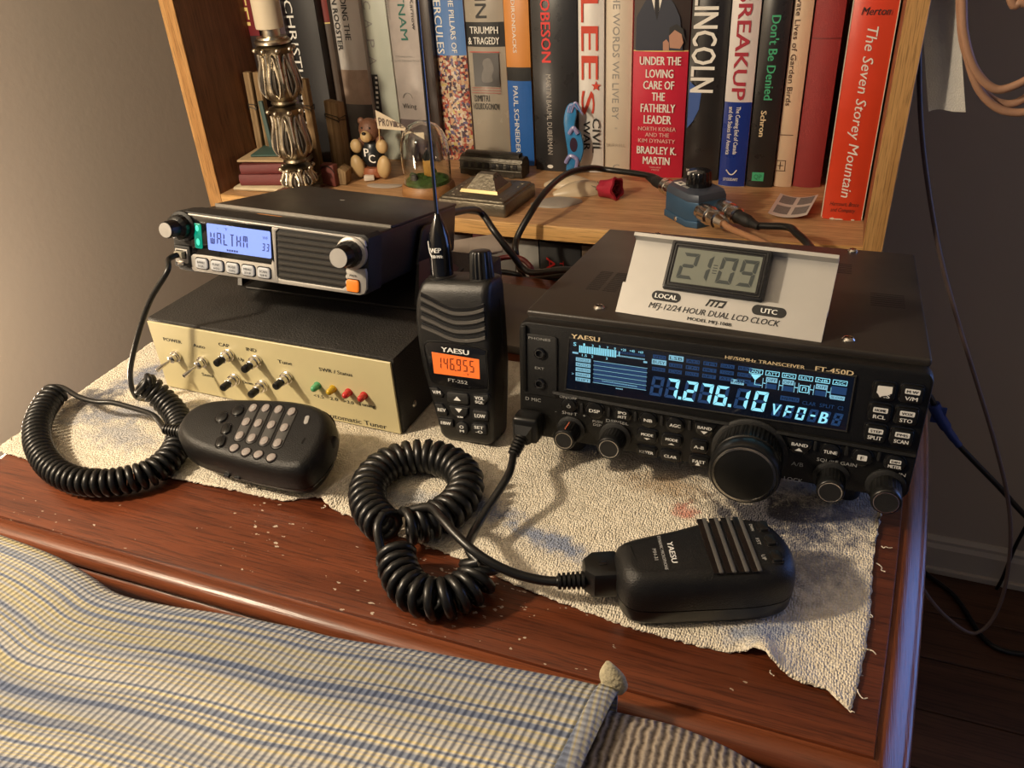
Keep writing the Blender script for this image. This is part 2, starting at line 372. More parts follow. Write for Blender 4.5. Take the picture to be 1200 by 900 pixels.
b = MB(); b.prism(ap, -130, -25, MAHM); b.build('apron', DK, M=MD)
for sx in (-1, 1):
    for y in (-118, 240):
        b = MB(); b.lathe([(9, FZ), (10, FZ+20), (12, -500), (15, -300), (18, -170), (20, -130)], MAHM, 20, T3(-65+sx*250, y, 0)); b.build('leg', DK, M=MD)

# ================================================================== cream terry towel on the desk
m = bpy.data.materials.new('cream_terry'); m.use_nodes = True; nt = m.node_tree; bs = bsdf(m); N = nt.nodes; L = nt.links
tc = N.new('ShaderNodeTexCoord')
bs.inputs['Roughness'].default_value = 0.95; bs.inputs['Specular IOR Level'].default_value = 0.1; bs.inputs['Sheen Weight'].default_value = 0.15
def stain(cx, cy, rx, ry, ang=0, soft=0.5):                         # elliptical mask broken up by noise
    mp = N.new('ShaderNodeMapping'); mp.vector_type = 'TEXTURE'; mp.inputs['Location'].default_value = (cx*.001, cy*.001, 0); mp.inputs['Rotation'].default_value = (0, 0, ang); mp.inputs['Scale'].default_value = (rx*.001, ry*.001, 1)
    L.new(tc.outputs['Object'], mp.inputs[0]); g = N.new('ShaderNodeVectorMath'); g.operation = 'MULTIPLY'; g.inputs[1].default_value = (1, 1, 0); L.new(mp.outputs[0], g.inputs[0])
    ln = N.new('ShaderNodeVectorMath'); ln.operation = 'LENGTH'; L.new(g.outputs[0], ln.inputs[0])
    no = N.new('ShaderNodeTexNoise'); no.inputs['Scale'].default_value = 140; no.inputs['Detail'].default_value = 5; L.new(tc.outputs['Object'], no.inputs['Vector'])
    no2 = N.new('ShaderNodeTexNoise'); no2.inputs['Scale'].default_value = 900; no2.inputs['Detail'].default_value = 2; L.new(tc.outputs['Object'], no2.inputs['Vector'])
    a = N.new('ShaderNodeMath'); a.operation = 'MULTIPLY_ADD'; a.inputs[1].default_value = 1.5; L.new(no.outputs['Fac'], a.inputs[0]); L.new(ln.outputs['Value'], a.inputs[2])
    a2 = N.new('ShaderNodeMath'); a2.operation = 'MULTIPLY_ADD'; a2.inputs[1].default_value = 0.9; L.new(no2.outputs['Fac'], a2.inputs[0]); L.new(a.outputs[0], a2.inputs[2])
    r = N.new('ShaderNodeMapRange'); r.inputs[1].default_value = 2.2; r.inputs[2].default_value = 2.2-soft; r.inputs[3].default_value = 0; r.inputs[4].default_value = 1; L.new(a2.outputs[0], r.inputs[0]); return r.outputs[0]
prev = None
n1 = N.new('ShaderNodeTexNoise'); n1.inputs['Scale'].default_value = 260; n1.inputs['Detail'].default_value = 4; L.new(tc.outputs['Object'], n1.inputs['Vector'])
rr_ = ramp(nt, [(0.25, (0.60, 0.53, 0.41)), (0.6, (0.77, 0.70, 0.57))]); L.new(n1.outputs['Fac'], rr_.inputs[0]); prev = rr_.outputs[0]
STAINS = [(160, -10, 44, 27, 0.1, (0.025, 0.025, 0.045), 0.95, 0.6), (180, -42, 36, 30, 0.3, (0.05, 0.06, 0.11), 0.7, 0.8), (95, 0, 30, 16, 0, (0.30, 0.17, 0.06), 0.6, 0.8), (200, 2, 26, 22, 0.2, (0.10, 0.11, 0.16), 0.7, 0.8), (112, -22, 10, 8, 0, (0.6, 0.12, 0.08), 0.6, 0.7),
          (-330, 15, 15, 50, -0.35, (0.12, 0.16, 0.27), 0.8, 0.7), (-300, -35, 60, 14, 0.4, (0.20, 0.23, 0.32), 0.7, 0.7), (-345, -28, 26, 18, 0.2, (0.05, 0.05, 0.07), 0.8, 0.7), (-285, -60, 40, 16, -0.2, (0.25, 0.28, 0.36), 0.6, 0.7),
          (-5, -55, 28, 10, -0.2, (0.10, 0.15, 0.30), 0.8, 0.7), (48, -72, 34, 10, -0.25, (0.14, 0.20, 0.36), 0.8, 0.7), (-52, -62, 22, 10, 0.3, (0.22, 0.27, 0.36), 0.6, 0.7), (165, -100, 22, 12, 0.5, (0.16, 0.22, 0.36), 0.75, 0.7),
          (-130, -10, 60, 25, 0.1, (0.40, 0.34, 0.24), 0.5, 0.9)]
for cx, cy, rx, ry, an, col, st, so in STAINS:
    o_ = stain(cx, cy, rx*1.15, ry*1.15, an, so); mu = N.new('ShaderNodeMath'); mu.operation = 'MULTIPLY'; mu.inputs[1].default_value = st; L.new(o_, mu.inputs[0])
    mx = N.new('ShaderNodeMix'); mx.data_type = 'RGBA'; mx.inputs[7].default_value = (*col, 1); L.new(mu.outputs[0], mx.inputs[0]); L.new(prev, mx.inputs[6]); prev = mx.outputs[2]
L.new(prev, bs.inputs['Base Color'])
mp = N.new('ShaderNodeMapping'); mp.inputs['Scale'].default_value = (1.0, 0.7, 1); L.new(tc.outputs['Object'], mp.inputs[0])
vo = N.new('ShaderNodeTexVoronoi'); vo.inputs['Scale'].default_value = 820; vo.inputs['Randomness'].default_value = 0.7; L.new(mp.outputs[0], vo.inputs['Vector'])
n3 = N.new('ShaderNodeTexNoise'); n3.inputs['Scale'].default_value = 170; n3.inputs['Detail'].default_value = 5; L.new(tc.outputs['Object'], n3.inputs['Vector'])
ma = N.new('ShaderNodeMath'); ma.operation = 'MULTIPLY_ADD'; ma.inputs[1].default_value = -0.9; L.new(vo.outputs['Distance'], ma.inputs[0]); L.new(n3.outputs['Fac'], ma.inputs[2])
bp = N.new('ShaderNodeBump'); bp.inputs['Strength'].default_value = 0.8; bp.inputs['Distance'].default_value = 0.0018; L.new(ma.outputs[0], bp.inputs['Height']); L.new(bp.outputs[0], bs.inputs['Normal'])
TERRY = m
front_px = [(-4, 527), (30, 538), (75, 545), (131, 551), (180, 557), (221, 564), (284, 576), (335, 587), (358, 583), (368, 582), (384, 594), (415, 607), (470, 628), (536, 653), (621, 692), (699, 721), (762, 742), (820, 757), (850, 763), (881, 767), (906, 790), (935, 801), (969, 809), (985, 824), (997, 833)]
fr = [atz(x, y, 1.5) for x, y in front_px]; fr = [(p.x, p.y) for p in fr]; fr = [p for p in fr]
# resample the front edge by x
def lerp_poly(P, t):
    d = [0]
    for a, c in zip(P, P[1:]): d.append(d[-1]+math.hypot(c[0]-a[0], c[1]-a[1]))
    s = t*d[-1]
    for i in range(len(P)-1):
        if s <= d[i+1] or i == len(P)-2:
            k = (s-d[i])/max(d[i+1]-d[i], 1e-9); return (P[i][0]+(P[i+1][0]-P[i][0])*k, P[i][1]+(P[i+1][1]-P[i][1])*k)
rng = random.Random(3)
NU, NV = 380, 90
back = [(-366, 62), (-340, 110), (-100, 118), (230, 112)]
jit = [rng.uniform(-0.7, 0.7) for _ in range(NU+1)]; jr = [rng.uniform(-0.5, 0.5) for _ in range(NV+1)]
def hump(x, y, cx, cy, a, rx, ry, ang=0):
    c, s_ = math.cos(ang), math.sin(ang); dx = x-cx; dy = y-cy; u = (dx*c+dy*s_)/rx; v = (-dx*s_+dy*c)/ry
    return a*math.exp(-(u*u+v*v))
def tz(x, y):
    z = 1.75+0.25*math.sin(x*0.13+y*0.05)*math.sin(y*0.17+1)
    z += hump(x, y, -96, -62, 7.0, 7, 30, -0.25)+hump(x, y, -82, -50, -0.0, 8, 20)
    z += hump(x, y, 168, -122, 9.0, 7, 17, 0.25)+hump(x, y, 178, -118, 3, 9, 16, 0.25)+hump(x, y, 196, -132, 2.0, 8, 7)
    z += hump(x, y, 30, -84, 1.4, 60, 8, -0.2)+hump(x, y, -250, -75, 1.5, 60, 8, -0.2)+hump(x, y, -320, 30, 1.2, 8, 40, -0.3)
    return z
V = []; F = []
for j in range(NV+1):
    v = j/NV
    for i in range(NU+1):
        u = i/NU; a = lerp_poly(fr, u); c = lerp_poly(back, u); vv = v**1.25
        xx = a[0]+(c[0]-a[0])*vv; yy = a[1]+(c[1]-a[1])*vv
        if j == 0: yy += jit[i]
        if i == NU: xx += jr[j]+2*math.sin(vv*9)
        if i == 0: xx -= 1+jr[j]
        z = tz(xx, yy)
        if j == 0: z = max(0.6, z-0.9)
        V.append((xx, yy, z))
for j in range(NV):
    for i in range(NU): k = j*(NU+1)+i; F.append((k, k+1, k+NU+2, k+NU+1))
b = MB(); b.add(V, F, TERRY); tw = b.build('towel', None, 180)
sm = tw.modifiers.new('solid', 'SOLIDIFY'); sm.thickness = 0.0009; sm.offset = -1
tag(tw, 'cream terry towel with blue and dark ink stains spread over the desk', 'towel')
# loose threads along the towel's edges
b = MB()
for px, py in ((30, 496), (14, 512), (996, 828), (1005, 808), (1011, 760), (1019, 720), (1027, 660), (1033, 640), (380, 592), (903, 786)):
    p = atz(px, py, 2); q = p
    pts = [p]
    for k in range(4): q = q+Vector((rng.uniform(-1.2, 2.2), rng.uniform(-2, 1.2), rng.uniform(-0.3, 0.5))); q.z = max(q.z, 0.7); pts.append(q)
    b.tube(catmull(pts, 4), 0.3, TERRY, 5)
o = b.build('loose_thread', tw); tag(o, kind='stuff')

# ================================================================== woven striped cloth over a cushion, in front of the desk
m = bpy.data.materials.new('striped_weave'); m.use_nodes = True; nt = m.node_tree; bs = bsdf(m); N = nt.nodes; L = nt.links
uv = N.new('ShaderNodeUVMap'); sp = N.new('ShaderNodeSeparateXYZ'); L.new(uv.outputs[0], sp.inputs[0])
bs.inputs['Roughness'].default_value = 0.9; bs.inputs['Specular IOR Level'].default_value = 0.15
mp = N.new('ShaderNodeMapping'); mp.inputs['Scale'].default_value = (0.7, 75, 1); L.new(uv.outputs[0], mp.inputs[0])
no = N.new('ShaderNodeTexNoise'); no.inputs['Scale'].default_value = 1.6; no.inputs['Detail'].default_value = 1.0; L.new(mp.outputs[0], no.inputs['Vector'])
r = ramp(nt, [(0.0, (0.17, 0.20, 0.27)), (0.40, (0.20, 0.23, 0.30)), (0.47, (0.42, 0.42, 0.41)), (0.53, (0.50, 0.48, 0.42)), (0.585, (0.60, 0.51, 0.27)), (0.63, (0.46, 0.44, 0.40)), (0.70, (0.25, 0.28, 0.34))]); L.new(no.outputs['Fac'], r.inputs[0])
mpB = N.new('ShaderNodeMapping'); mpB.inputs['Scale'].default_value = (1.2, 9, 1); L.new(uv.outputs[0], mpB.inputs[0])
noB = N.new('ShaderNodeTexNoise'); noB.inputs['Scale'].default_value = 1.3; noB.inputs['Detail'].default_value = 2; L.new(mpB.outputs[0], noB.inputs['Vector'])
rB = ramp(nt, [(0.38, (0.52, 0.57, 0.70)), (0.60, (1.0, 1.0, 1.0))]); L.new(noB.outputs['Fac'], rB.inputs[0])
mB = N.new('ShaderNodeMix'); mB.data_type = 'RGBA'; mB.blend_type = 'MULTIPLY'; mB.inputs[0].default_value = 0.8; L.new(r.outputs[0], mB.inputs[6]); L.new(rB.outputs[0], mB.inputs[7])
def sinw(sock, f, ph=0):
    a = N.new('ShaderNodeMath'); a.operation = 'MULTIPLY_ADD'; a.inputs[1].default_value = f; a.inputs[2].default_value = ph; L.new(sock, a.inputs[0])
    s_ = N.new('ShaderNodeMath'); s_.operation = 'SINE'; L.new(a.outputs[0], s_.inputs[0]); return s_.outputs[0]
ribs = sinw(sp.outputs[0], 2*PI*150)
rr2 = N.new('ShaderNodeMapRange'); rr2.inputs[1].default_value = -1; rr2.inputs[2].default_value = 0.2; rr2.inputs[3].default_value = 0.80; rr2.inputs[4].default_value = 1.0; L.new(ribs, rr2.inputs[0])
mx = N.new('ShaderNodeMix'); mx.data_type = 'RGBA'; mx.blend_type = 'MULTIPLY'; mx.inputs[0].default_value = 1; L.new(mB.outputs[2], mx.inputs[6])
cmb = N.new('ShaderNodeCombineColor'); [L.new(rr2.outputs[0], cmb.inputs[k]) for k in range(3)]; L.new(cmb.outputs[0], mx.inputs[7]); L.new(mx.outputs[2], bs.inputs['Base Color'])
th_ = sinw(sp.outputs[1], 2*PI*170)
ad = N.new('ShaderNodeMath'); ad.operation = 'MULTIPLY_ADD'; ad.inputs[1].default_value = 0.25; L.new(th_, ad.inputs[0]); L.new(ribs, ad.inputs[2])
bp = N.new('ShaderNodeBump'); bp.inputs['Strength'].default_value = 0.6; bp.inputs['Distance'].default_value = 0.0007; L.new(ad.outputs[0], bp.inputs['Height']); L.new(bp.outputs[0], bs.inputs['Normal'])
STRIPE = m
m = bpy.data.materials.new('grey_rib_upholstery'); m.use_nodes = True; nt = m.node_tree; bs = bsdf(m); N = nt.nodes; L = nt.links
uv = N.new('ShaderNodeUVMap'); sp = N.new('ShaderNodeSeparateXYZ'); L.new(uv.outputs[0], sp.inputs[0]); bs.inputs['Roughness'].default_value = 0.95; bs.inputs['Specular IOR Level'].default_value = 0.1
no = N.new('ShaderNodeTexNoise'); no.inputs['Scale'].default_value = 60; no.inputs['Detail'].default_value = 3; L.new(uv.outputs[0], no.inputs['Vector'])
ns = N.new('ShaderNodeMath'); ns.operation = 'MULTIPLY_ADD'; ns.inputs[1].default_value = 0.006; L.new(no.outputs['Fac'], ns.inputs[0]); L.new(sp.outputs[0], ns.inputs[2])
rb = sinw(ns.outputs[0], 2*PI*150)
r = ramp(nt, [(0.2, (0.07, 0.055, 0.045)), (0.5, (0.22, 0.18, 0.14)), (0.85, (0.36, 0.31, 0.25))])
mr = N.new('ShaderNodeMapRange'); mr.inputs[1].default_value = -1; mr.inputs[2].default_value = 1; L.new(rb, mr.inputs[0])
no3 = N.new('ShaderNodeTexNoise'); no3.inputs['Scale'].default_value = 220; no3.inputs['Detail'].default_value = 2; L.new(uv.outputs[0], no3.inputs['Vector'])
av = N.new('ShaderNodeMath'); av.operation = 'MULTIPLY_ADD'; av.inputs[1].default_value = 0.5; L.new(no3.outputs['Fac'], av.inputs[0]); 
hv = N.new('ShaderNodeMath'); hv.operation = 'MULTIPLY'; hv.inputs[1].default_value = 0.55; L.new(mr.outputs[0], hv.inputs[0]); L.new(hv.outputs[0], av.inputs[2])
L.new(av.outputs[0], r.inputs[0]); L.new(r.outputs[0], bs.inputs['Base Color'])
bp = N.new('ShaderNodeBump'); bp.inputs['Strength'].default_value = 0.8; bp.inputs['Distance'].default_value = 0.0012; L.new(av.outputs[0], bp.inputs['Height']); L.new(bp.outputs[0], bs.inputs['Normal'])
UPH = m
# far edge of the cloth, found on the plane z = -26
edge_px = [(-200, 560), (-90, 590), (0, 622), (60, 645), (100, 668), (135, 690), (200, 704), (262, 713), (340, 728), (400, 742), (500, 757), (600, 776), (660, 787), (723, 801)]
EZ = 20
edge = [atz(x, y, EZ) for x, y in edge_px]; edge = catmull([(p.x, p.y, 0) for p in edge], 8); edge = [(p.x, p.y) for p in edge]
def cloth_mesh(name, P0, mt, width, endx, drop0, thick, ripple, uvs, seed):
    rg = random.Random(seed); NU, NV = 120, 60; V = []; UV = []
    # profile across: starts hanging behind the far edge, rolls over it, runs towards the viewer
    prof = [(-2.0, -drop0), (0.6, -drop0*0.7), (2.0, -drop0*0.36), (1.6, -6), (-1.5, -2.2), (-8, 0.4)]
    yy = -8
    while yy > -width: yy -= 7; prof.append((yy, 0.8+3.5*math.sin((-yy-8)/width*PI*0.75)-0.00035*max(0, -yy-110)**2))
    NV = len(prof)-1; ln = [0]
    for a, c in zip(prof, prof[1:]): ln.append(ln[-1]+math.hypot(c[0]-a[0], c[1]-a[1]))
    for j, (dy, dz) in enumerate(prof):
        for i in range(NU+1):
            u = i/NU; p = lerp_poly(P0, u)
            x = p[0]+(endx*(-dy)/width if dy < 0 else 0); w_ = ripple*(math.sin(u*17+j*0.11)+0.6*math.sin(u*41+1+j*0.05))*min(1, max(0, (8-dy)/40))
            V.append((x, p[1]+dy, EZ+thick+dz+w_)); UV.append((u*uvs, ln[j]/440))
    F = []
    for j in range(NV):
        for i in range(NU): k = j*(NU+1)+i; F.append((k+NU+1, k+NU+2, k+1, k))
    b = MB(); b.add(V, F, mt); o = b.build(name, None, 180); me = o.data; ul = me.uv_layers.new(name='UVMap')
    for lp in me.loops: ul.data[lp.index].uv = UV[lp.vertex_index]
    return o, V, NU, NV
ST, Vs, NUs, NVs = cloth_mesh('striped_cloth', edge, STRIPE, 250, -26, 34, 0.0, 0.25, 1.0, 1)
sm = ST.modifiers.new('solid', 'SOLIDIFY'); sm.thickness = 0.0016; sm.offset = -1
tag(ST, 'blue and yellow striped ribbed woven cloth draped in the foreground, in front of desk', 'cloth')
# folded hem band down its right edge, and a frayed tuft at the corner
HEM = mat('hem_band', (0.46, 0.41, 0.28), 0.9, var=0.35, vscale=160, bump=0.9, bscale=500, spec=0.1)
nt = HEM.node_tree; 
b = MB(); R = []
for j in range(3, NVs+1):
    p = Vector(Vs[j*(NUs+1)+NUs]); R.append([(p.x-8, p.y, p.z+0.2), (p.x-7, p.y, p.z+1.5), (p.x-1, p.y-0.3, p.z+1.7), (p.x+1.6, p.y-0.3, p.z-0.2), (p.x+0.5, p.y, p.z-2.2), (p.x-7, p.y, p.z-2.0)])
b.loft(R, STRIPE); o = b.build('hem', ST, 60); me = o.data; ul = me.uv_layers.new(name='UVMap')
for lp in me.loops: co = me.vertices[lp.vertex_index].co; ul.data[lp.index].uv = (co.y*2.2, co.x*2.0+co.y*0.15)
p = atz(712, 800, EZ+1); R = []
for k in range(9):
    t = k/8; w = 7.5*math.sin(PI*(0.22+0.72*t))*(1-0.1*t); R.append([(p.x+2.5+w*math.cos(a)*0.9-3*t*t, p.y+2+w*0.42*math.sin(a)+1*t, p.z-7+17*t) for a in [2*PI*q/12 for q in range(12)]])
b = MB(); b.loft(R, HEM); b.build('corner_tuft', ST, 60)
# grey cushion the cloth lies on
edge2 = catmull([(p.x, p.y, 0) for p in [atz(x, y, EZ-4) for x, y in ((-200, 600), (0, 660), (300, 752), (600, 792), (720, 822), (790, 838), (850, 862), (890, 885), (915, 905), (940, 930))]], 8); edge2 = [(p.x, p.y) for p in edge2]
CU, Vc, NUc, NVc = cloth_mesh('cushion', edge2, UPH, 245, 0, 46, -7.0, 0.4, 1.0, 2)
tag(CU, 'grey brown ribbed upholstered cushion under the striped cloth', 'cushion')
sm = CU.modifiers.new('solid', 'SOLIDIFY'); sm.thickness = 0.02; sm.offset = -1

# ================================================================== large desktop transceiver (right)
def disc_text(b, s, x, z, h, m, w, y=-0.1, bold=0): b.text(s, (x-w/2, y, z), (x+w/2, y, z), h, m, bold=bold)
TILT = 0.0985
TR = thing('desktop_transceiver', 'large black desktop transceiver with wide blue lit display and big tuning knob, under the clock', 'radio', (0, 0, 20.7), (-TILT, 0, 0))
FW, FH, FD = 229, 78.2, 201.9
b = MB()
b.box((FW/2, 8.9+(FD-8.9)/2, 41), (FW-5, FD-8.9, 78), CASE, 2.0, 3); b.build('chassis', TR)
b = MB(); b.box((FW/2, 8.9+(FD-8.9)/2, 79.7), (FW-4, FD-8.9, 5), CASE, 1.6, 3)
for x0, y0, w, d, nx, ny in ((24, 56, 34, 40, 14, 3), (171, 140, 16, 24, 6, 1), (196, 82, 22, 26, 7, 1)):   # ventilation slots
    for i in range(nx):
        for j in range(ny): b.box((x0+w*(j+0.5)/ny, y0+d*(i+0.5)/nx, 82.15), (w/ny-2.5, 1.1, 0.3), BLKM)
b.build('top_cover', TR)
for x, y in ((43, 26.3), (185.8, 22.3), (43, 194), (185.7, 196)):
    b = MB(); b.lathe([(3.6, 82.0), (3.6, 82.7), (2.6, 83.8), (0.2, 84.1)], CHR, 20, T3(x, y, 0)); b.box((x, y, 84.0), (4.2, 0.7, 0.5), BLKG); b.box((x, y, 84.0), (0.7, 4.2, 0.5), BLKG); b.build('screw', TR)
# front panel: frame with display opening, lower control strip
b = MB()
b.prism(rrect(FW, FH, 6, 5, FW/2, FH/2), -9, -0.2, BLK, 1.6, FRONT)
FP = b.build('front_panel', TR)
b = MB()
b.box((4, -0.6, 54), (3, 2.4, 44), BLK, 0.6); b.prism(rrect(22, 41, 2, 3, 14.2, 50.5), 0, 0.8, BLKM, 0.5, FRONT)     # jack plate
led = [(22.8, 34.5), (60, 33.2), (120, 32.0), (180, 31.3), (228, 30.5)]
b.loft([[(x, 0, z+0.8), (x, -1.6, z+0.5), (x, -2.4, z-1.0), (x, -0.2, z-2.6)] for x, z in led], BLK)                    # ledge below the display
b.box((25, -0.5, 33), (3, 1.6, 4), BLK, 0.5)
b.build('bezel_ledge', FP)
for z in (59.3, 38.7):
    b = MB(); b.lathe([(3.6, 0), (3.6, 1.6), (2.6, 1.9), (2.1, 1.2), (2.1, 0.2), (0.1, 0.1)], BLKG, 24, FR(14.3, z, -0.6)); b.lathe([(2.7, 1.85), (2.7, 2.05), (2.2, 2.05), (2.2, 1.85)], mat('jack_ring', (0.12, 0.12, 0.12), 0.3, 0.8), 24, FR(14.3, z, -0.6), False); b.build('headphone_jack', TR)
# display
DBG = mat('display_glass', (0.004, 0.005, 0.008), 0.10, emis=(0.0008, 0.002, 0.006), estr=1.0)
CYA = mat('lit_cyan_segments', (0.02, 0.05, 0.06), 0.5, emis=(0.30, 0.78, 0.95), estr=1.05)
CYD = mat('lit_label_blocks', (0.02, 0.04, 0.05), 0.5, emis=(0.28, 0.62, 0.80), estr=0.72)
DIM = mat('dim_blue_segments', (0.004, 0.012, 0.03), 0.5, emis=(0.008, 0.035, 0.105), estr=1.0)
win = [(31.2, 37.6), (191.6, 38.2), (191.2, 70.4), (33.4, 70.6)]
b = MB(); b.prism(win, 0.0, 0.35, DBG, 0, FRONT)
wi = inset(win, -0.7)
V = [(x, -0.1, z) for x, z in inset(win, -1.2)]+[(x, -0.8, z) for x, z in wi]+[(x, -0.7, z) for x, z in inset(win, -0.3)]+[(x, -0.3, z) for x, z in win]
b.add(V, [(k*4+i, k*4+(i+1) % 4, (k+1)*4+(i+1) % 4, (k+1)*4+i) for k in range(3) for i in range(4)], BLKM)
DS = b.build('display', TR)
y0 = -0.45
b = MB()
def lb(x, z, w, h, m, t=None, tm=None):
    b.add([(x-w/2, y0, z-h/2), (x+w/2, y0, z-h/2), (x+w/2, y0, z+h/2), (x-w/2, y0, z+h/2)], [(0, 1, 2, 3)], m)
    if t: b.text(t, (x-w*0.42, y0, z), (x+w*0.42, y0, z), h*0.62, tm, off=0.06)
# s-meter
b.text('S', (35.3, y0, 68.2), (37.2, y0, 68.2), 2.4, CYA)
for i, (t, x) in enumerate((('1', 42), ('3', 47.2), ('5', 51.5), ('7', 56.3), ('9', 60.7), ('+20', 65.8), ('+40', 71), ('+60', 76))): b.text(t, (x-0.5*len(t), y0, 68.6), (x+0.5*len(t), y0, 68.6), 1.6, CYA)
for i in range(40):
    x = 39.2+i*1.0; on = i < 23; lb(x, 65.3 if on else 64.3, 0.62, 4.6 if on else 0.9, CYA if on else CYD)
    if not on: lb(x, 66.6, 0.62, 1.6, DIM)
lb(63.3, 65.5, 0.6, 3.2, CYA)
lb(36.6, 62.4, 3.6, 1.2, CYD); lb(79, 62.6, 2.2, 1.2, CYD)
for t, x in (('1.5', 42.3), ('2', 47.2), ('3', 56)): b.text(t, (x-0.5*len(t), y0, 61.6), (x+0.5*len(t), y0, 61.6), 1.6, CYA)
for i, t in enumerate(('CONTOUR', 'NOTCH', 'WIDTH', 'DNR/SHFT', 'SHIFT')):
    z = 58.4-i*3.3; lb(41.6, z, 9.2, 2.5, CYD, t, DBG)
b.text('>', (34.6, y0, 48.5), (36, y0, 48.5), 2, CYD)
for z in (58.8, 56.0, 53.2, 50.4, 47.6, 44.6): lb(64.2, z, 32.6, 0.35, CYD)
for z, n_ in ((57.4, 0), (54.6, 0), (51.8, 0), (46.0, 1), (49.0, 0)):
    lb(64.2, z, 32, 1.9, DIM)
    if n_:
        for i in range(22): lb(54+i*0.98, z+0.5-0.02*i, 0.8, 0.7, CYD)
for k in range(5): lb(62.5+k*0.9, 42.9, 0.6, 0.8, CYD)
# mode block
for j, row in enumerate((('VFO', 'LSB', 'AM', 'FM', 'DATA', 'REV'), ('BUSY', 'USB', 'FM', 'PKT', 'TONE', 'DCS'), ('MONI', 'CW', 'DATA', 'RPT', 'ATT', 'FIX'))):
    for i, t in enumerate(row):
        on = t in ('LSB', 'BUSY'); lb(87.0+i*9.6, 67.0-j*3.9+(0.6 if on else 0), 8.4 if on else 7.6, 3.2 if on else 2.4, CYD if on else DIM, t, DBG)
lb(131.7, 58.2, 7.2, 3.0, CYD, 'FAST', DBG); lb(140.5, 58.0, 7, 2.6, DIM)
# frequency
zf = 48.3
for ch, xc_ in (('8', 86.8), ('7', 95.6), ('2', 106.2), ('7', 115.0), ('6', 123.8), ('1', 135.2), ('0', 145.0)):
    b.seg('8', (xc_-4.5, y0, zf), (xc_+4.5, y0, zf), 12.6, DIM, th=0.145, slant=0.13, gap=0.22)
    if xc_ > 90: b.seg(ch, (xc_-4.5, y0, zf), (xc_+4.5, y0, zf), 12.6, CYA, th=0.15, slant=0.13, off=0.2, gap=0.22)
for x in (100.4, 128.8): b.box((x, y0-0.3, zf-5.3), (1.8, 0.1, 1.8), CYA)
b.seg('888888', (151.5, y0, 44.6), (189.5, y0, 44.2), 7.8, DIM, th=0.18, slant=0.15)
b.text('V', (151.8, y0, 45), (156.2, y0, 45), 7.4, CYA, shear=0.15, off=0.2, bold=.3)
b.seg('FO-', (157.8, y0, 44.6), (176.9, y0, 44.4), 7.8, CYA, th=0.15, slant=0.15, off=0.22); b.text('B', (177.6, y0, 44.3), (181.6, y0, 44.3), 7.4, CYA, shear=0.15, off=0.24, bold=.5)
# block diagram of the receiver
for i, t in enumerate(('ANT', 'ATT', 'IPO', 'R.FLT', 'NB', 'AGC')):
    x = 141+i*8.7
    for dx, dz, w, h in ((0, 1.3, 7, 0.35), (0, -1.3, 7, 0.35), (-3.5, 0, 0.35, 2.9), (3.5, 0, 0.35, 2.9)): lb(x+dx, 66.2+dz, w, h, CYA)
    b.text(t, (x-2.6, y0, 66.2), (x+2.6, y0, 66.2), 1.6, CYA)
    if t in ('ATT', 'IPO', 'NB'): lb(x, 62.3, 6, 2.9, CYD, 'OFF', DBG); lb(x, 58.4, 6, 3, DIM)
    if t == 'AGC': lb(x, 61.6, 8, 4.4, DIM); lb(x, 57.2, 7.4, 2.4, CYD, 'SLOW', DBG)
    if t == 'R.FLT':
        for dx, dz, w, h in ((0, 2, 4.6, 0.4), (-2.3, 0, 0.4, 4.2), (2.3, 0, 0.4, 4.2), (0, -2, 4.6, 0.4), (0, 0.9, 1.8, 0.4), (-0.9, -0.1, 0.4, 2), (0.9, -0.1, 0.4, 2)): lb(x+dx, 59.6+dz, w, h, CYA)
for x in (146.2, 154.9, 163.0, 171.0, 179.6): lb(x, 59.8, 2, 0.4, CYA); lb(x-1, 59.8, 0.4, 6, CYD); lb(x+1, 59.8, 0.4, 6, CYD)
b.add([(138, y0, 64.4), (144, y0, 64.4), (141, y0, 60.8)], [(0, 1, 2)], CYA); lb(141, 59.6, 0.4, 2.6, CYA); lb(142.8, 58.2, 4, 0.4, CYA)
lb(160.5, 52.4, 10, 2.8, DIM, 'MEMO', DBG)
for t, x, w in (('CLAR', 170.8, 7), ('SPLIT', 180, 7.5), ('C2', 187, 3)): b.text(t, (x-w/2, y0, 51.5), (x+w/2, y0, 51.5), 2.3, DIM)
b.build('display_segments', DS, 0)
# printed lettering on the panel
b = MB()
b.text('YAESU', (34.0, -0.25, 72.9), (51.3, -0.25, 72.9), 3.1, GOLDP, bold=.35); b.text('HF/50MHz TRANSCEIVER', (123.6, -0.25, 72.4), (165.8, -0.25, 72.4), 2.2, GOLDP, bold=.15); b.text('FT-450D', (171.2, -0.25, 72.7), (190.3, -0.25, 72.7), 3.0, GOLDP, bold=.3)
b.text('D MIC', (4.4, -0.25, 26.5), (14.6, -0.25, 26.5), 2.4, GRYP); b.text('ON/OFF', (27.5, -2.2, 32.6), (38.5, -2.2, 32.6), 1.7, GRYP)
b.text('-   SHIFT   +', (24, -0.25, 20.8), (44, -0.25, 20.8), 2.2, GRYP); b.text('DSP/SEL', (57, -0.25, 20.2), (71, -0.25, 20.2), 2.2, GRYP); b.text('PUSH', (48.5, -0.25, 18.2), (54.5, -0.25, 18.2), 1.7, GRYP); b.text('DSP', (49, -0.25, 15.8), (54, -0.25, 15.8), 1.7, GRYP)
b.text('SQL/RF GAIN', (179.5, -0.25, 17.6), (200.5, -0.25, 17.6), 2.2, GRYP); b.text('AF GAIN', (211, -0.25, 16.6), (225.5, -0.25, 16.6), 2.2, GRYP)
b.text('A/B', (166.5, -0.25, 12.2), (173, -0.25, 12.2), 2.6, GRYP); b.text('LOCK', (163.8, -0.25, 1.6), (174, -0.25, 1.6), 2.6, WHT)
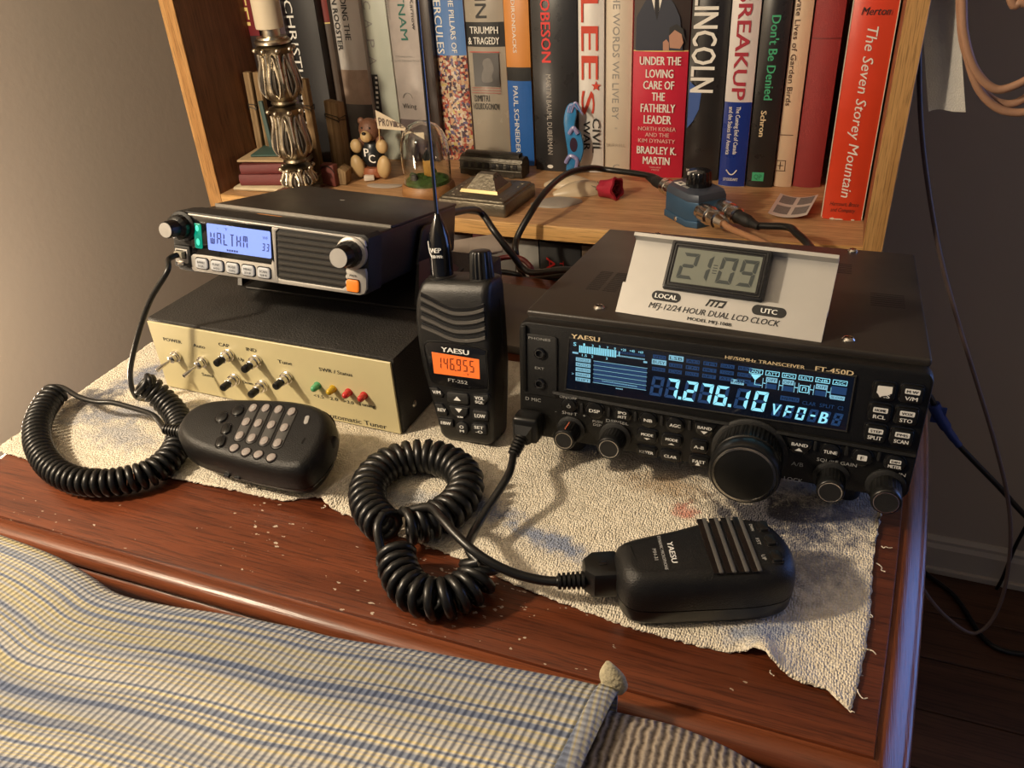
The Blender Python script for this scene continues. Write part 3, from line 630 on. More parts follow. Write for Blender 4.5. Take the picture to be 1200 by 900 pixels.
b.text('PHONES', (7, -0.85, 68.5), (21, -0.85, 68.5), 1.6, GRYP); b.text('EXT', (11, -0.85, 49), (17, -0.85, 49), 1.6, GRYP)
b.build('lettering', FP, 0)
# push buttons
def fbtn(name, poly, lines, bump=1.6, m=BLKS, white=None):
    b = MB(); b.prism(poly, 0, bump, m, 0.6, FRONT)
    b.prism(inset(poly, -0.9), -0.2, 0.35, BLKG, 0.2, FRONT)
    yy = -bump
    for t, x, z, w, h, c in lines:
        if t == '^': b.add([(x-w/2, yy-0.1, z-h/2), (x+w/2, yy-0.1, z-h/2), (x, yy-0.1, z+h/2)], [(0, 1, 2)], c)
        elif t == 'v': b.add([(x-w/2, yy-0.1, z+h/2), (x+w/2, yy-0.1, z+h/2), (x, yy-0.1, z-h/2)], [(0, 2, 1)], c)
        elif t == '#': b.prism(rrect(w, h, 0.5, 3, x, z), bump, bump+0.08, c, 0, FRONT)
        else: b.text(t, (x-w/2, yy, z), (x+w/2, yy, z), h, c, bold=.18, off=0.2)
    return b.build(name, TR)
fbtn('power_button', circle(4.6, 24, 33.3, 26.4), [('O', 33.3, 26.2, 2.6, 2.2, GRYP), ('I', 33.3, 27.3, 0.4, 1.8, GRYP)])
fbtn('function_button', circle(5.4, 24, 49.8, 25.9), [('DSP', 49.8, 25.9, 6.6, 2.3, WHT)])
fbtn('function_button', circle(4.7, 24, 67.1, 26.2), [('IPO', 67.1, 27.7, 5, 1.9, WHT), ('/ATT', 67.1, 24.9, 5.4, 1.9, WHT)])
fbtn('function_button', circle(4.9, 24, 83, 25.4), [('NB', 83, 25.4, 5, 2.2, WHT)])
fbtn('function_button', circle(4.9, 24, 99.2, 24.9), [('AGC', 99.2, 24.9, 6.4, 2.2, WHT)])
fbtn('band_button', [(122.6, 28.4), (110.4, 29.2), (112.2, 22.8), (114.5, 21.2), (119, 21)], [('BAND', 116.4, 26.5, 8, 2, WHT), ('v', 116.3, 23.2, 4.2, 2.0, WHT)])
fbtn('band_button', [(175.4, 28.0), (162.6, 28.6), (164.4, 22.2), (167, 20), (172.5, 20), (174.2, 22)], [('BAND', 169.4, 25.6, 8.6, 2.1, WHT), ('^', 169.3, 22.4, 4.4, 2.0, WHT)])
fbtn('mode_button', rrect(11.4, 8, 1.4, 3, 83, 14.3), [('MODE', 83, 15.6, 7.2, 1.9, WHT), ('v', 83, 12.6, 4, 1.1, WHT)])
fbtn('mode_button', rrect(11.4, 8, 1.4, 3, 97.9, 13.7), [('MODE', 97.9, 15, 7.2, 1.9, WHT), ('^', 97.9, 12, 4, 1.1, WHT)])
fbtn('keyer_button', rrect(11.4, 6.6, 1.4, 3, 83.2, 3.4), [('KEYER', 83.2, 3.4, 8.6, 2, WHT)])
fbtn('clarifier_button', rrect(11.4, 6.6, 1.4, 3, 97.9, 3.3), [('CLAR', 97.9, 3.3, 7.6, 2, WHT)])
fbtn('vfo_button', rrect(9, 8, 1.4, 3, 114.2, 13), [('A-B', 114.2, 13, 5.8, 2.2, WHT)])
fbtn('fast_button', rrect(11, 6.8, 1.4, 3, 115, 3.0), [('FAST', 115, 3.2, 7.4, 2.2, WHT), ('^', 114.4, 1.6, 3, 2.4, WHT)])
fbtn('tune_button', circle(5.1, 24, 185.8, 24.0), [('TUNE', 185.8, 24, 7, 2.1, WHT)])
fbtn('function_button', circle(5.1, 24, 202.3, 23.6), [('#', 202.3, 23.6, 5, 3.4, WHT), ('F', 202.3, 23.6, 1.6, 2.2, BLKP)])
fbtn('dimmer_button', circle(5.1, 24, 219.1, 23.1), [('#', 219.1, 24.4, 5.6, 2.4, WHT), ('DIM', 219.1, 24.4, 4, 1.5, BLKP), ('METER', 219.1, 21.5, 6.6, 2, WHT)])
for x, z, t1, t2 in ((206.5, 65.2, 'M.SEL', 'V.S'), (219.7, 65.6, 'M W', 'V/M'), (206.5, 52.5, 'HOME', 'RCL'), (219.5, 52.6, 'VOX', 'STO'), (206.3, 39.7, 'STEP', 'SPLIT'), (219.4, 39.8, 'PMS', 'SCAN')):
    fbtn('memory_button', rrect(10.6, 9.8, 1.6, 3, x, z), [('#', x, z+1.9, 7.2, 2.9, WHT), (t1, x, z+1.9, 5.4, 1.6, BLKP), (t2, x, z-2.0, 7 if len(t2) > 3 else 6, 2.3, WHT)], 2.4)
b = MB(); b.prism([(210.2, 65), (210, 68.8), (203.4, 68.6), (202.8, 64.6), (205, 62.6), (207.6, 63.4)], 2.45, 2.65, mat('worn_white_patch', (0.8, 0.78, 0.74), 0.5), 0, FRONT); b.build('worn_patch', TR)
for x in (41.4, 58.6, 75, 91, 107.6, 177.6, 194, 210.6):
    b = MB(); b.prism(rrect(1.8, 6.5, 0.8, 3, x, 26), 0, 1.1, BLKM, 0.4, FRONT); b.build('button_divider', FP)
# knobs
def knurl(n, a): return lambda th, z: 1+a*math.cos(n*th)
def fknob(name, x, z, r, L, ring, base):
    b = MB(); b.lathe([(base, 0), (base, 1.5), (base-1.5, 2.2), (r*0.7, 2.4)], BLKM, 36, FR(x, z)); k = b.build(name, TR)
    b = MB(); b.lathe([(r*0.92, 2), (r*1.0, 3), (r*0.98, L*0.72)], BLKS, 96, FR(x, z), mod=knurl(24, 0.02)); b.lathe([(r*0.98, L*0.72), (r*0.98, L-1), (r*0.93, L-0.2), (r*0.90, L)], BLKS, 40, FR(x, z)); b.build('grip', k)
    b = MB(); b.lathe([(ring, L-0.05), (ring, L+0.2), (ring-0.5, L+0.2), (ring-0.5, L-0.1)], CHR, 40, FR(x, z), False); b.lathe([(ring-0.5, L-0.1), (ring-0.6, L+0.05), (0.1, L+0.08)], BLKM, 40, FR(x, z)); b.build('face_ring', k)
    return k
k = fknob('shift_knob', 34.8, 10.0, 7.0, 16, 5.5, 9); b = MB(); b.box((35, -9.5, 17.0), (0.6, 9, 0.5), mat('red_mark', (0.5, 0.12, 0.06), 0.5)); b.build('pointer_mark', k)
fknob('dsp_knob', 63.2, 9.7, 7.6, 16, 6.0, 10)
fknob('squelch_knob', 188.6, 7.6, 7.6, 17, 6.2, 10)
fknob('volume_knob', 216.8, 8.0, 8.0, 18, 6.5, 10.5)
X0, Z0 = 142.8, 15.2
b = MB(); b.lathe([(21.5, 0), (21.5, 1.6), (20.2, 2.4), (18, 2.6)], BLKM, 64, FR(X0, Z0)); TK = b.build('tuning_knob', TR)
b = MB(); b.lathe([(18.2, 2.4), (18.8, 3.4), (18.8, 15.5)], BLKS, 192, FR(X0, Z0), mod=lambda th, z: 1+0.012*(1 if math.cos(48*th) > 0 else -1)); b.lathe([(18.8, 15.5), (18.2, 16.2), (18.2, 17.2), (19.2, 18.2), (19.6, 20), (19.6, 25), (18.4, 27), (17.2, 27.4)], BLKS, 64, FR(X0, Z0)); b.build('grip', TK)
b = MB(); b.lathe([(17.4, 27.0), (17.2, 27.6), (16.0, 27.7), (15.8, 27.0)], CHR, 64, FR(X0, Z0), False); b.lathe([(15.9, 26.8), (15.7, 27.1), (0.1, 26.8)], BLKG, 64, FR(X0, Z0)); b.build('face_ring', TK)
# feet
for x in (30, FW-30):
    b = MB(); b.lathe([(7, -15.5), (8, -14), (8, 3)], BLKM, 20, T3(x, 22, 0)); b.build('front_foot', TR)
    b = MB(); b.lathe([(7, -2.2), (8, -1.4), (8, 3)], BLKM, 20, T3(x, FD-18, 0)); b.build('rear_foot', TR)

# ================================================================== clock on top of it
Rx = Matrix.Rotation(-TILT, 4, 'X')
pc = (Matrix.Translation((0, 0, 20.7)) @ Rx) @ Vector((54.4, 22.2, 82.6))
CK = thing('desk_clock', 'silver aluminium desk clock with grey LCD reading 21:09 standing on the large transceiver', 'clock', pc, (-TILT, 0, rad(-4.3)))
CE = rad(52)                                                        # the face leans back
MC = Matrix.Rotation(-(PI/2-CE), 4, 'X')                            # local x right, z up the face, -y out of it
CW = 118
b = MB()
prof = [(0, 0), (0, 19.2), (5.5, 19.2), (5.5, 49), (-1.5, 49), (-1.5, 51.2), (7, 51.2), (7, 17.6), (1.6, 17.6), (1.6, 0)]   # (depth, up)
rs = []
for x, e in ((0, 0), (CW, 0)): rs.append([(x, d, z) for d, z in prof])
b.loft(rs, SIL, MC)
BR = b.build('bracket', CK, 20)
tp = MC @ Vector((0, 6, 46))
for x in (8, CW-8): b = MB(); b.tube([(x, tp.y, tp.z), (x, tp.y+16, 0.6)], 1.4, SIL); b.build('rear_prop', CK)
b = MB(); b.prism(rrect(58, 30.5, 1.2, 3, 53.8, 33.4), 0, 9.5, mat('clock_bezel', (0.018, 0.018, 0.02), 0.3), 1.0, MC @ FR(0, 0, 6))
for d, y in ((1.6, -3.6), (3.2, -3.9)):
    poly = rrect(58-2*d, 30.5-2*d, 0.8, 3, 53.8, 33.4); poly2 = rrect(58-2*d-0.9, 30.5-2*d-0.9, 0.8, 3, 53.8, 33.4)
    b.loft([[(p[0], -3.5, p[1]) for p in poly], [(p[0], -4.1, p[1]) for p in poly], [(p[0], -4.1, p[1]) for p in poly2], [(p[0], -3.5, p[1]) for p in poly2]], BLKG, MC, False)
HS = b.build('lcd_housing', CK)
LCD = mat('grey_lcd', (0.165, 0.18, 0.15), 0.25); LCDD = mat('lcd_dark_segment', (0.035, 0.045, 0.045), 0.4)
b = MB(); b.box((53.8, -3.6, 33.0), (49, 0.4, 21.5), LCD, 0, M=MC)
b.seg('2', (31.5, -3.8, 33), (43.5, -3.8, 33), 16.2, LCDD, M=MC, th=0.13, slant=0.1, gap=0.2); b.seg('1', (40.5, -3.8, 33), (52.0, -3.8, 33), 16.2, LCDD, M=MC, th=0.13, slant=0.1, gap=0.25); b.seg('09', (54.3, -3.8, 33), (77.5, -3.8, 33), 16.2, LCDD, M=MC, th=0.13, slant=0.1, gap=0.22)
for z in (30.6, 32.2, 33.8, 35.4): b.box((53.2, -3.85, z), (2.6, 0.1, 0.5), LCDD, M=MC)
b.build('lcd_screen', HS, 0)
b = MB()
for x, t in ((28.2, 'LOCAL'), (87.5, 'UTC')):
    b.prism(rrect(17.5 if t == 'LOCAL' else 19, 6.0, 3.1, 6, x, 13.8), 0.05, 0.2, BLKP, 0, MC @ FR(0, 0)); b.text(t, (x-(6.6 if t == 'LOCAL' else 4.4), -0.25, 13.8), (x+(6.6 if t == 'LOCAL' else 4.4), -0.25, 13.8), 3.0, WHT, M=MC, bold=.3)
LX = 51.6
for x0 in (0, 2.6, 5.2): b.flat([(LX+x0, 11.6), (LX+x0+1.2, 11.6), (LX+x0+3.4, 16.0), (LX+x0+2.2, 16.0)], 0.15, BLKP, MC @ FRONT)
b.flat([(LX+1.4, 14.9), (LX+11.6, 14.9), (LX+12.2, 16.1), (LX+2, 16.1)], 0.16, BLKP, MC @ FRONT); b.flat([(LX+7.4, 11.6), (LX+10.2, 11.6), (LX+11.8, 14.9), (LX+10.6, 14.9), (LX+9.4, 12.7), (LX+7.9, 12.7)], 0.17, BLKP, MC @ FRONT)
b.text('MFJ-12/24 HOUR DUAL LCD CLOCK', (19.6, -0.1, 7.6), (94.5, -0.1, 7.6), 3.7, BLKP, M=MC, shear=0.25, bold=.12); b.text('MODEL MFJ-108B', (43.5, -0.1, 2.7), (69, -0.1, 2.7), 2.0, BLKP, M=MC, bold=.2)
b.build('printed_lettering', BR, 0)

# ================================================================== antenna tuner (left, under the small radio)
CRM = mat('cream_enamel', (0.57, 0.50, 0.285), 0.42, var=0.04, vscale=30)
TW_, TH_, TD_ = 212.3, 59.6, 180
TU = thing('antenna_tuner', 'black steel tuner box with cream switch panel, under the mobile radio', 'radio tuner', (-299.7, 4.0, 2.3), (0, 0, -0.027))
b = MB(); b.box((TW_/2, TD_/2+2.2, TH_/2), (TW_, TD_-1, TH_), TUNC, 0.9, 2); b.build('case', TU)
b = MB(); b.box((TW_/2, 1.0, TH_/2-0.6), (TW_-2.4, 1.6, TH_-2.6), CRM, 0.3, 1); PN = b.build('front_panel', TU)
b = MB()
def pt(s, x, z, w, h, bold=.28): b.text(s, (x-w/2, 0.2, z), (x+w/2, 0.2, z), h, BLKP, bold=bold, off=0.12)
pt('POWER', 21.6, 44.6, 17.4, 3.0); pt('Auto', 46.7, 43.9, 11, 3.0); pt('Semi', 46.8, 19, 10.5, 2.9); pt('CAP', 71.2, 48.8, 9.6, 3.0); pt('IND', 95.9, 48.9, 9, 3.0); pt('Up', 84.2, 39.1, 5, 2.6); pt('Down', 84.6, 19.2, 9, 2.6); pt('Tune', 123.5, 43.2, 12, 3.0)
pt('SWR / Status', 165.8, 43, 27, 3.0); pt('<1.5', 147.1, 19.6, 8.4, 2.7); pt('2.0', 160, 19.9, 6.6, 2.7); pt('>3.0', 172.1, 19.7, 8.4, 2.7); pt('Tuning', 186.9, 20.1, 13.6, 2.9); pt('Automatic Tuner', 174.5, 4.6, 52, 4.2, .25)
b.build('lettering', PN, 0)
TO0 = 0.2
for x, z in ((21.5, 31.4), (46.9, 31)):
    b = MB(); b.lathe([(4.6, 0), (4.6, 2), (3.9, 2.2), (3.9, 3.2), (3.2, 3.3), (3.2, 6.5), (2.2, 7.2), (1.4, 7.4)], CHR, 6 if False else 24, FR(x, z, TO0)); o = b.build('toggle_switch', TU)
    b = MB(); M_ = FR(x, z, TO0) @ T3(0, 0, 6.5) @ Matrix.Rotation(rad(10), 4, 'X') @ Matrix.Rotation(rad(-10), 4, 'Y'); b.lathe([(1.0, 0), (1.2, 6), (1.7, 12.5), (1.5, 13.6), (0.4, 14)], CHR, 14, M_); b.build('lever', o)
for x, z in ((74.2, 41.6), (98.6, 40.8), (73.8, 20.9), (98.6, 19.8), (123.2, 31.4)):
    b = MB(); b.lathe([(4.8, 0), (4.8, 1.6), (4.4, 2.0), (4.4, 4.2), (3.5, 4.6), (3.5, 8.2), (3.0, 8.6), (2.6, 8.6)], CHR, 20, FR(x, z, TO0)); o = b.build('push_button', TU)
    b = MB(); b.lathe([(2.7, 8), (2.8, 11), (2.8, 14.2), (2.4, 14.8), (0.2, 15)], BLKS, 20, FR(x, z, TO0)); b.build('button_cap', o)
def led(name, col, x, z):
    m_ = mat(name, col, 0.15, spec=0.6, trans=0.25)
    b = MB(); b.lathe([(2.9, 0), (2.9, 1), (2.5, 1.1), (2.5, 4.5), (2.3, 5.6), (1.7, 6.6), (0.9, 7.1), (0.1, 7.2)], m_, 20, FR(x, z, TO0)); tag(b.build('indicator_lamp', TU), label={'g': 'green lamp', 'y': 'amber lamp', 'r': 'red lamp', 'q': 'red lamp'}[name[-1]])
led('lamp_g', (0.10, 0.42, 0.19), 148.3, 28.9); led('lamp_y', (0.62, 0.40, 0.02), 161.1, 28.6); led('lamp_r', (0.62, 0.03, 0.03), 174.0, 28.3); led('lamp_q', (0.60, 0.035, 0.03), 186.3, 28.0)
for y in (20, 150):
    b = MB(); b.lathe([(2.6, 0), (2.6, 0.6), (1.6, 1.4), (0.2, 1.5)], CHR, 14, T3(TW_, y, 14) @ Matrix.Rotation(PI/2, 4, 'Y')); b.build('screw', TU)

# ================================================================== smaller mobile radio on its bracket, on top of the tuner
MR = thing('mobile_radio', 'compact black mobile radio with silver face and blue lit display, on top of the tuner', 'radio', (-264.3, 14.47, 103.4))
MR.rotation_mode = 'YXZ'; MR.rotation_euler = (-0.20405, 0.0553, 0.0603)
RM = Matrix.Translation(Vector((-264.3, 14.47, 103.4))) @ Euler((-0.20405, 0.0553, 0.0603), 'YXZ').to_matrix().to_4x4()
RI = RM.inverted()
SILP = mat('silver_grey_plastic', (0.40, 0.38, 0.35), 0.38, 0.35, var=0.06, vscale=200, bump=0.15, bscale=2500)
BLKT = mat('black_steel_lid', (0.019, 0.0175, 0.016), 0.36, var=0.3, vscale=30, bump=0.12, bscale=900)
b = MB(); b.box((75.5, 14+74, 19), (147, 150, 38), BLKT, 2.0, 3); b.build('chassis', MR)
b = MB(); b.box((75.5, 43+62, 38.3), (146, 122, 2.4), BLKT, 0.9, 2); b.box((75.5, 43.4, 38.6), (144, 0.7, 2.4), mat('worn_edge', (0.28, 0.26, 0.23), 0.4, 0.6)); b.box((67.9, 119, 39.55), (4, 2, 0.2), mat('chipped_paint', (0.2, 0.19, 0.17), 0.5)); b.build('top_cover', MR)
b = MB(); b.box((75.5, 168, 19.5), (128, 16, 33), BLKM, 1.5, 2)
for i in range(14): b.box((17+i*9, 169, 19.5), (2, 20, 31), BLKM, 0.4, 1)
b.build('heat_sink', MR)
# moulded front
b = MB(); b.prism([(-2, 32), (-2, 12), (1, -2), (10, -2.6), (148, -1), (151.5, 1), (152, 6), (152, 38), (149, 40.2), (10, 40.6), (2, 39.5)], -20, -1.0, BLKM, 1.2, FRONT); FM = b.build('front_moulding', MR)
frame = [(13.5, -1), (146, -0.4), (149.6, 1.0), (151.2, 4.2), (151.2, 33), (150, 36.6), (146.5, 38.4), (20, 39.6), (9, 40), (4.5, 37.6), (4, 36), (14, 36.8), (76, 38.2), (80, 37.2), (80.4, 13.2), (78, 11.6), (22, 11.6), (14.6, 10.4), (12.6, 4)]
outer = [(13.0, 0.5), (15, -1), (146, -0.4), (149.6, 1.0), (151.2, 4.2), (151.2, 20), (151.2, 33), (150, 36.6), (146.5, 38.4), (84, 39), (20, 39.6), (9, 40), (5, 38.4)]
b = MB()
def slab(poly, z0, z1, m, bev=0.4): b.prism(poly, z0, z1, m, bev, FRONT)
slab([(12.8, 2), (15, -1), (84, -0.7), (84, 3.4), (82.2, 4.0), (81.6, 13.4), (80, 15.2), (79, 11.6), (24, 11.4), (15.5, 11), (13, 9)], -2, 1.0, SILP)
slab([(84, -0.7), (146, -0.4), (149.6, 1.0), (151.2, 4.2), (151.2, 15), (150.5, 18), (136.2, 16), (135.4, 4), (133.5, 2.2), (86, 2.4), (84, 3.4)], -2, 1.0, SILP)
slab([(5, 37.4), (9, 39.4), (20, 39.4), (146.5, 38.4), (150, 36.6), (151, 33), (147, 34.6), (140, 36.4), (134, 37.0), (86, 37.2), (81, 37.8), (18, 38), (9, 38)], -2, 1.0, SILP)
slab([(81, 37.8), (86, 37.2), (83.6, 35), (83.2, 5), (84, 3.4), (82.2, 4.0), (81.6, 13.4), (80.5, 36)], -2, 1.0, SILP)
b.build('silver_trim', FM)
b = MB(); slab([(14.5, 11.8), (79.5, 12.2), (81.2, 14), (80.6, 36.8), (78.6, 37.9), (16, 38), (14.5, 36)], -1, 0.7, BLKG, 0.6); b.build('display_bezel', FM)
LCB = mat('blue_lcd_backlight', (0.1, 0.15, 0.3), 0.3, emis=(0.235, 0.34, 0.95), estr=1.0); LCT = mat('lcd_segment_navy', (0.02, 0.03, 0.10), 0.5, emis=(0.03, 0.05, 0.25), estr=0.6)
b = MB(); slab(rrect(50.6, 18.6, 1.0, 3, 54, 25.2), 0.7, 0.95, LCB, 0)
b.seg('WALTHM', (30.4, -1.0, 24.8), (62, -1.0, 24.8), 8.4, LCT, th=0.12, slant=0.05, off=0.08)
b.text('WF', (73.2, -1.0, 29.6), (77.4, -1.0, 29.6), 2.2, LCT, off=0.05); b.seg('33', (72.0, -1, 23.2), (78.6, -1, 23.2), 5.2, LCT, th=0.14, off=0.08); b.text('-   T', (37, -1, 32), (46, -1, 32), 1.6, LCT, off=0.05)
for k in range(5): b.box((44.6+k*1.9, -1.0, 17.4), (1.4, 0.1, 1.4), LCT)
b.build('lcd_screen', MR, 0)
GRN = mat('green_indicator', (0.01, 0.10, 0.06), 0.25, emis=(0.0, 0.36, 0.22), estr=0.8)
b = MB(); slab(rrect(6.0, 17.6, 1.2, 3, 21.0, 24.6), 0.6, 1.4, GRN, 0.5); b.ball((21, -1.3, 30), (1.4, 0.5, 2.2), mat('green_glow', (0.05, 0.3, 0.2), 0.3, emis=(0.10, 0.95, 0.62), estr=1.0)); b.ball((21, -1.3, 20.5), (1.5, 0.5, 2.6), MATS['green_glow']); b.build('green_light', MR)
KEY = mat('milky_white_key', (0.44, 0.45, 0.46), 0.35, emis=(0.5, 0.55, 0.7), estr=0.06)
for x, t1, t2 in ((23.0, 'BAND', 'SQL'), (35.6, 'FUNC', 'A/SQ'), (48.2, 'MODE', 'CH/FQ'), (60.9, 'MENU', 'SETUP'), (73.4, 'SCAN', 'SM')):
    b = MB(); z = 5.4
    b.prism(rrect(11.4, 8.6, 2.2, 4, x, z), 0.5, 1.3, BLKG, 0.2, FRONT); b.prism(rrect(10.0, 7.2, 2.0, 4, x, z), 0.9, 2.6, KEY, 0.7, FRONT)
    b.text(t1, (x-3, -2.65, z+1.1), (x+3, -2.65, z+1.1), 1.7, BLKP); b.text(t2, (x-2.6, -2.65, z-1.5), (x+2.6, -2.65, z-1.5), 1.5, BLKP); b.build('function_key', MR)
b = MB(); slab([(84.2, 3.6), (86, 2.6), (133.4, 2.6), (134.8, 4.2), (135.4, 16), (138, 34), (134, 36.8), (86, 37), (84.2, 35)], -1, 0.2, mat('grille_recess', (0.012, 0.0115, 0.011), 0.6), 0)
for i in range(8): z = 5.2+i*4.05; b.loft([[(x, 0, z-1.3), (x, -1.5, z-0.7), (x, -2.0, z+0.5), (x, -0.2, z+1.5)] for x in (85, 136.2-max(0, (i-4))*0.3)], mat('grille_slat', (0.05, 0.046, 0.042), 0.45))
b.build('speaker_grille', MR)
def rknob(x, z, r0_, r1, L):
    b = MB(); b.lathe([(r0_+2.2, 0), (r0_+2.2, 2.6), (r0_+1.2, 3.4), (r0_*0.9, 3.6)], SILP if x > 100 else BLKM, 32, FR(x, z, 0.5)); k = b.build('rotary_knob', MR)
    b = MB(); b.lathe([(r0_, 2.5), (r0_, 8), (r0_-0.8, 9), (r1, 10), (r1, L-1), (r1-0.6, L)], BLKS, 72, FR(x, z, 0.5), mod=knurl(18, 0.015)); b.build('grip', k)
    b = MB(); b.lathe([(r1-0.5, L-0.4), (r1-0.8, L+0.3), (0.1, L+0.35)], SIL, 36, FR(x, z, 0.5)); b.build('metal_cap', k)
rknob(8.8, 30.0, 8.4, 5.8, 19); rknob(140.6, 27.4, 8.8, 7.0, 19)
b = MB(); b.prism(rrect(10.2, 9.2, 1.8, 4, 141.6, 5.6), 0.6, 1.3, BLKG, 0.2, FRONT); b.prism(rrect(9.2, 8.2, 1.6, 4, 141.6, 5.6), 1.0, 2.6, mat('orange_key', (0.80, 0.20, 0.02), 0.4, emis=(0.9, 0.22, 0.02), estr=0.22), 0.7, FRONT); tag(b.build('power_key', MR), label='orange key')
b = MB(); b.text('PWR', (139, -1.1, 12.4), (144.4, -1.1, 12.4), 1.6, BLKP)
b.build('front_lettering', MR, 0)
b = MB(); OR = mat('orange_print', (0.75, 0.28, 0.06), 0.5)
for k, (x0, x1, y) in enumerate(((46, 66, 34), (30, 72, 30), (40, 80, 26.5), (44, 72, 23.5))):
    b.box(((x0+x1)/2, y, 38.05), (x1-x0, 0.9, 0.1), OR)
b.build('top_marking', MR)
b = MB(); b.box((7, 0.5, 8.6), (13.6, 5, 15.5), BLKM, 1, 2); b.prism(rrect(10.6, 10, 1, 3, 7, 9), 2.0, 2.6, SILP, 0.3, FRONT); b.prism(rrect(8.4, 6, 0.6, 3, 7, 10.2), 2.5, 2.75, BLKG, 0, FRONT); b.box((7, -4, 10.4), (6.6, 5, 4.6), mat('clear_modular_plug', (0.5, 0.46, 0.36), 0.15, trans=0.3), 0.5); b.box((6.6, -2.8, 4), (5, 1.6, 2.4), CHR, 0.4); b.build('microphone_socket', MR)
# mounting bracket: base lies on the tuner, ears hold the radio's sides
b = MB(); Z = 62.2; bx0, bx1 = -268, -101
b.box(((bx0+bx1)/2+6, 108, Z+0.9), (bx1-bx0-12, 78, 1.8), BLKT, 0.4, 1, RI)
for sx in (-2.4, 153.2):
    b.prism([(76, 6), (84, 30), (90, 33), (116, 33), (121, 28), (121, 2)], sx-0.9, sx+0.9, BLKT, 0.2, Matrix(((0, 0, 1, 0), (1, 0, 0, 0), (0, 1, 0, 0), (0, 0, 0, 1))))
pl = RI @ Vector((-262, 110, Z)); pr = RI @ Vector((-104, 110, Z))
for sx, p in ((-2.4, pl), (153.2, pr)):
    b.loft([[(sx-0.9, 78, 8), (sx+0.9, 78, 8), (sx+0.9, 121, 6), (sx-0.9, 121, 6)], [tuple(RI @ Vector((w, y, Z+1))) for w, y in ((-266 if sx < 0 else -108, 72), (-262 if sx < 0 else -104, 72), (-262 if sx < 0 else -104, 146), (-266 if sx < 0 else -108, 146))]], BLKT)
b.build('mounting_bracket', MR)
for sx, y in ((155.0, 100), (-4.2, 100)):
    b = MB(); b.lathe([(5.2, 0), (5.2, 3.4), (4.2, 4.6), (0.2, 4.8)], BLKS, 8 if False else 20, T3(sx-0.8 if sx > 0 else sx+0.8, y, 21.6) @ Matrix.Rotation(PI/2 if sx > 0 else -PI/2, 4, 'Y')); b.build('thumb_screw', MR)

# ================================================================== handheld radio, leaning back between the two sets
HR = thing('handheld_radio', 'black handheld radio with orange lit display and tall whip antenna, standing upright in the middle', 'handheld radio', (-43.5, 0, 6.0))
HR.rotation_mode = 'YXZ'; HR.rotation_euler = (-rad(10), rad(-5), rad(-3))
def hsec(z, cx, hw, yf, yb, rf=5, rb=8):
    P = []
    for (sx, yy, r, a0) in ((1, yb, rb, 0), (-1, yb, rb, 90), (-1, yf, rf, 180), (1, yf, rf, 270)):
        for k in range(7):
            a = rad(a0+90*k/6); sy = -1 if yy == yb else 1
            P.append((cx+sx*(hw-r)+r*math.cos(a), yy+sy*r+r*math.sin(a), z))
    return P
HB = mat('handheld_black', (0.009, 0.0088, 0.0086), 0.36, var=0.2, vscale=120, bump=0.25, bscale=1600)
sec = [(-3.5, 3.5, 15.5, 7, 29, 3, 5), (-2.2, 3.4, 17.6, 4, 30.3, 4, 7), (0, 3.2, 19, 1.6, 30.8), (3, 3, 20, 0.6, 31), (18, 2.6, 22, 0.1, 31), (33, 2, 24.2, 0, 31), (50, 1, 26.5, 0, 31), (66, 0.4, 27.4, 0, 31), (84, 0.5, 27.4, 0, 31), (95, 1.2, 26.6, 0.1, 30.6), (102, 2.4, 25.6, 0.8, 30), (106, 3.2, 24.8, 2.2, 29.4), (108.4, 4, 23.6, 4.4, 28.4), (109.4, 4.6, 22, 7, 27, 4, 7)]
b = MB(); b.loft([hsec(*s) for s in sec], HB); BD = b.build('body', HR, 50)
b = MB(); b.loft([hsec(z, cx, hw, 17, 17.6, 0.2, 0.2) for z, cx, hw in ((0, 3.2, 19.25), (33, 2, 24.45), (66, 0.4, 27.65), (95, 1.2, 26.85))], BLKG, None, False); b.build('battery_seam', BD)
def strip(pts, h, z0, z1, m):
    top = [[(x, -z0, z+h/2), (x, -z1, z+h/2-0.5), (x, -z1, z-h/2+0.4), (x, -z0+0.3, z-h/2)] for x, z in pts]
    b.loft(top, m)
GB = mat('grille_bar_edge', (0.085, 0.08, 0.074), 0.40, bump=0.2, bscale=1600)
for i in range(4):
    z0 = 100.2-i*6.3; w = [-19.5-0.5*i, -11, -4, 3, 11, 19, 25.4-0.2*i]; dz = [0, -3.6, -6.6, -8.6, -8.6, -7.2, -5]
    pts = catmull([(x, z0+d*(1-0.04*i), 0) for x, d in zip(w, dz)], 5); pts = [(p.x, p.y) for p in pts]
    b = MB(); strip(pts, 3.0, -0.3, 0.35, BLKG); strip([(x, z-2.5) for x, z in pts], 2.6, -0.4, 1.1, GB); b.build('grille_bar', HR)
b = MB(); poly = catmull([(-19.5, 66.8, 0), (-8, 68.8, 0), (5, 68.6, 0), (23, 66.0, 0), (24.2, 62, 0), (23.9, 42.2, 0), (20, 39.4, 0), (2, 38.2, 0), (-12, 39.4, 0), (-17.6, 42.6, 0), (-19.4, 55, 0)], 5, True); poly = [(p.x, p.y) for p in poly]
b.prism(poly, -0.5, 0.9, BLKG, 0.4, FRONT)
pi_ = inset(poly, -1.2); b.loft([[(x, -0.1, z) for x, z in pi_], [(x, -0.9, z) for x, z in inset(poly, -0.9)], [(x, -0.9, z) for x, z in inset(poly, -0.3)], [(x, -0.1, z) for x, z in inset(poly, -0.1)]], HB, None, False)
SW = b.build('display_window', HR)
ORL = mat('orange_lcd_backlight', (0.4, 0.1, 0.02), 0.3, emis=(0.95, 0.135, 0.02), estr=0.78); ORD = mat('lcd_dark_brown', (0.08, 0.015, 0.005), 0.5, emis=(0.10, 0.012, 0.0), estr=1.0)
